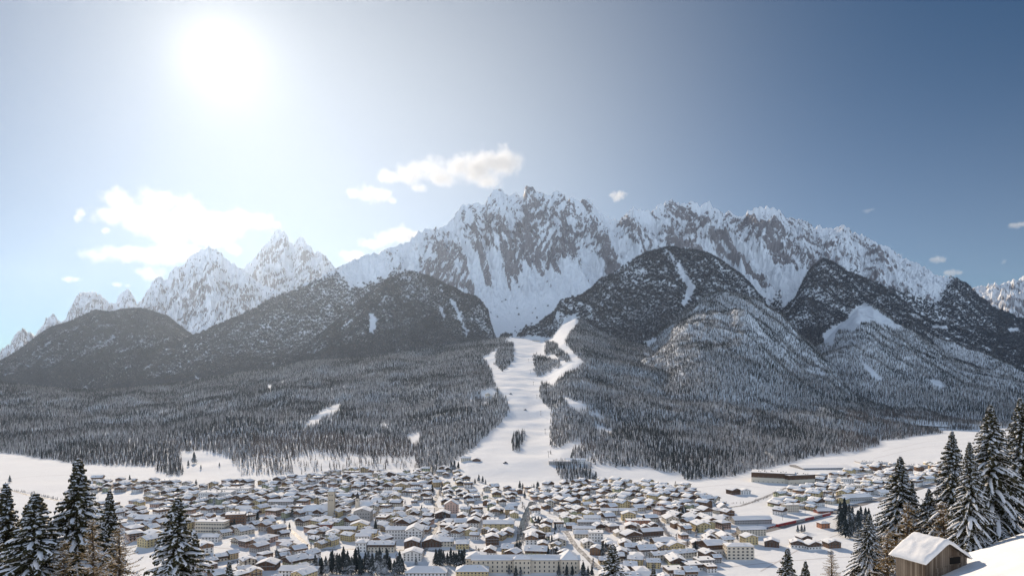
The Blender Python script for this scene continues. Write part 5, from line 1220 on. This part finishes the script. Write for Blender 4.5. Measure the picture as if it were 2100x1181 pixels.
cloud([(795,360,28,.6),(840,355,36,.6),(890,348,38,.65),(940,345,40,.6),(985,330,40,.7),(1020,328,44,.7),(1050,335,30,.8),(980,355,50,.5),(900,365,40,.4),(860,385,20,.45),(1000,370,36,.4)], 17000, "long white cloud lifting toward the highest jagged summit", 2, .0032)
cloud([(730,398,20,.6),(755,395,26,.65),(780,402,24,.6),(805,410,14,.5)], 17000, "small flat white cloud just below the long lifting one", 3, .004)
cloud([(790,490,30,.6),(825,480,30,.6),(760,500,26,.5),(845,488,30,.6),(725,528,30,.5)], 15500, "white cloud peeping over the shoulder of the main mountain", 4, .0035)
cloud([(1258,398,10,.8),(1272,400,12,.9),(1266,404,11,.8)], 17000, "single round white puff between the two rocky summits", 5, .007)
cloud([(163,438,12,1.2),(158,446,9,1)], 17000, "tiny tuft of cloud off the sunward end of the great bank", 6, .004)
cloud([(218,473,12,.6)], 17000, "tiny cloud scrap under the great bank's sunward end", 7, .004)
cloud([(140,572,16,.45),(152,573,14,.45)], 17000, "thin cloud wisp low above the distant peaks", 8, .003)
cloud([(1920,531,14,.6),(1932,534,10,.6)], 17000, "small white cloud low over the far ridge away from the sun", 9, .004)
cloud([(1950,558,15,.6),(1966,560,10,.5)], 17000, "small white cloud touching the far forested ridge", 10, .004)
cloud([(2084,461,16,.45),(2100,460,12,.5)], 17000, "flat white cloudlet cut by the frame edge in the blue", 11, .004)
cloud([(1778,432,9,.6),(1788,430,7,.6)], 17000, "faint wisp alone in the blue over the long rocky ridge", 12, .0015)
cloud([(2058,536,6,1.1)], 17000, "faintest speck of cloud near the far bright peak", 13, .0018)
cloud([(240,583,14,.5),(262,586,9,.5)], 17000, "little cloud scrap beside the twin small peaks", 14, .0035)
cloud([(1845,524,10,.5),(1832,519,8,.5)], 15500, "thin cloud scrap hugging the far end of the rocky ridge", 15, .002)
# steam over the factory
x, y = gpt(1590, 968)
tag(puff("steam", [((dx, 0, dz), (r * 1.1, r, r)) for (dx, dz, r) in [(0, 20, 2.5), (-2, 25, 3.5), (-6, 31, 4.5), (-12, 36, 5), (-19, 40, 5)]], x, 0, y, 1, .05, .22), "white steam rising from the factory hall roof", "steam", kind="stuff")
fo = gn_forest("forest", PP[:, :3], KI, rng.uniform(0, 6.28, len(PP)), PP[:, 3])
tag(fo, "frosted spruce and larch forest covering the mountain slopes", "forest", kind="stuff")
# ------------------------------------------------------------------ haze
def boxmesh(name, x0, x1, y0, y1, z0, z1, mat):
    V = [(x, y, z) for z in (z0, z1) for y in (y0, y1) for x in (x0, x1)]
    Fc = [(0, 2, 3, 1), (4, 5, 7, 6), (0, 1, 5, 4), (2, 6, 7, 3), (0, 4, 6, 2), (1, 3, 7, 5)]
    o = bpy.data.objects.new(name, mk(name, V, Fc, [mat])); C.objects.link(o); return o
hm = bpy.data.materials.new("haze"); hm.use_nodes = True; ht = hm.node_tree; ht.nodes.remove(ht.nodes["Principled BSDF"])
pv = ht.nodes.new("ShaderNodeVolumePrincipled"); pv.inputs["Density"].default_value = HAZE_D; pv.inputs["Color"].default_value = (.64, .78, 1, 1); pv.inputs["Anisotropy"].default_value = .72
ht.links.new(pv.outputs[0], ht.nodes["Material Output"].inputs["Volume"])
hz = boxmesh("haze", -14500, 14500, -400, 15600, -12, 2350, hm); tag(hz, kind="stuff")
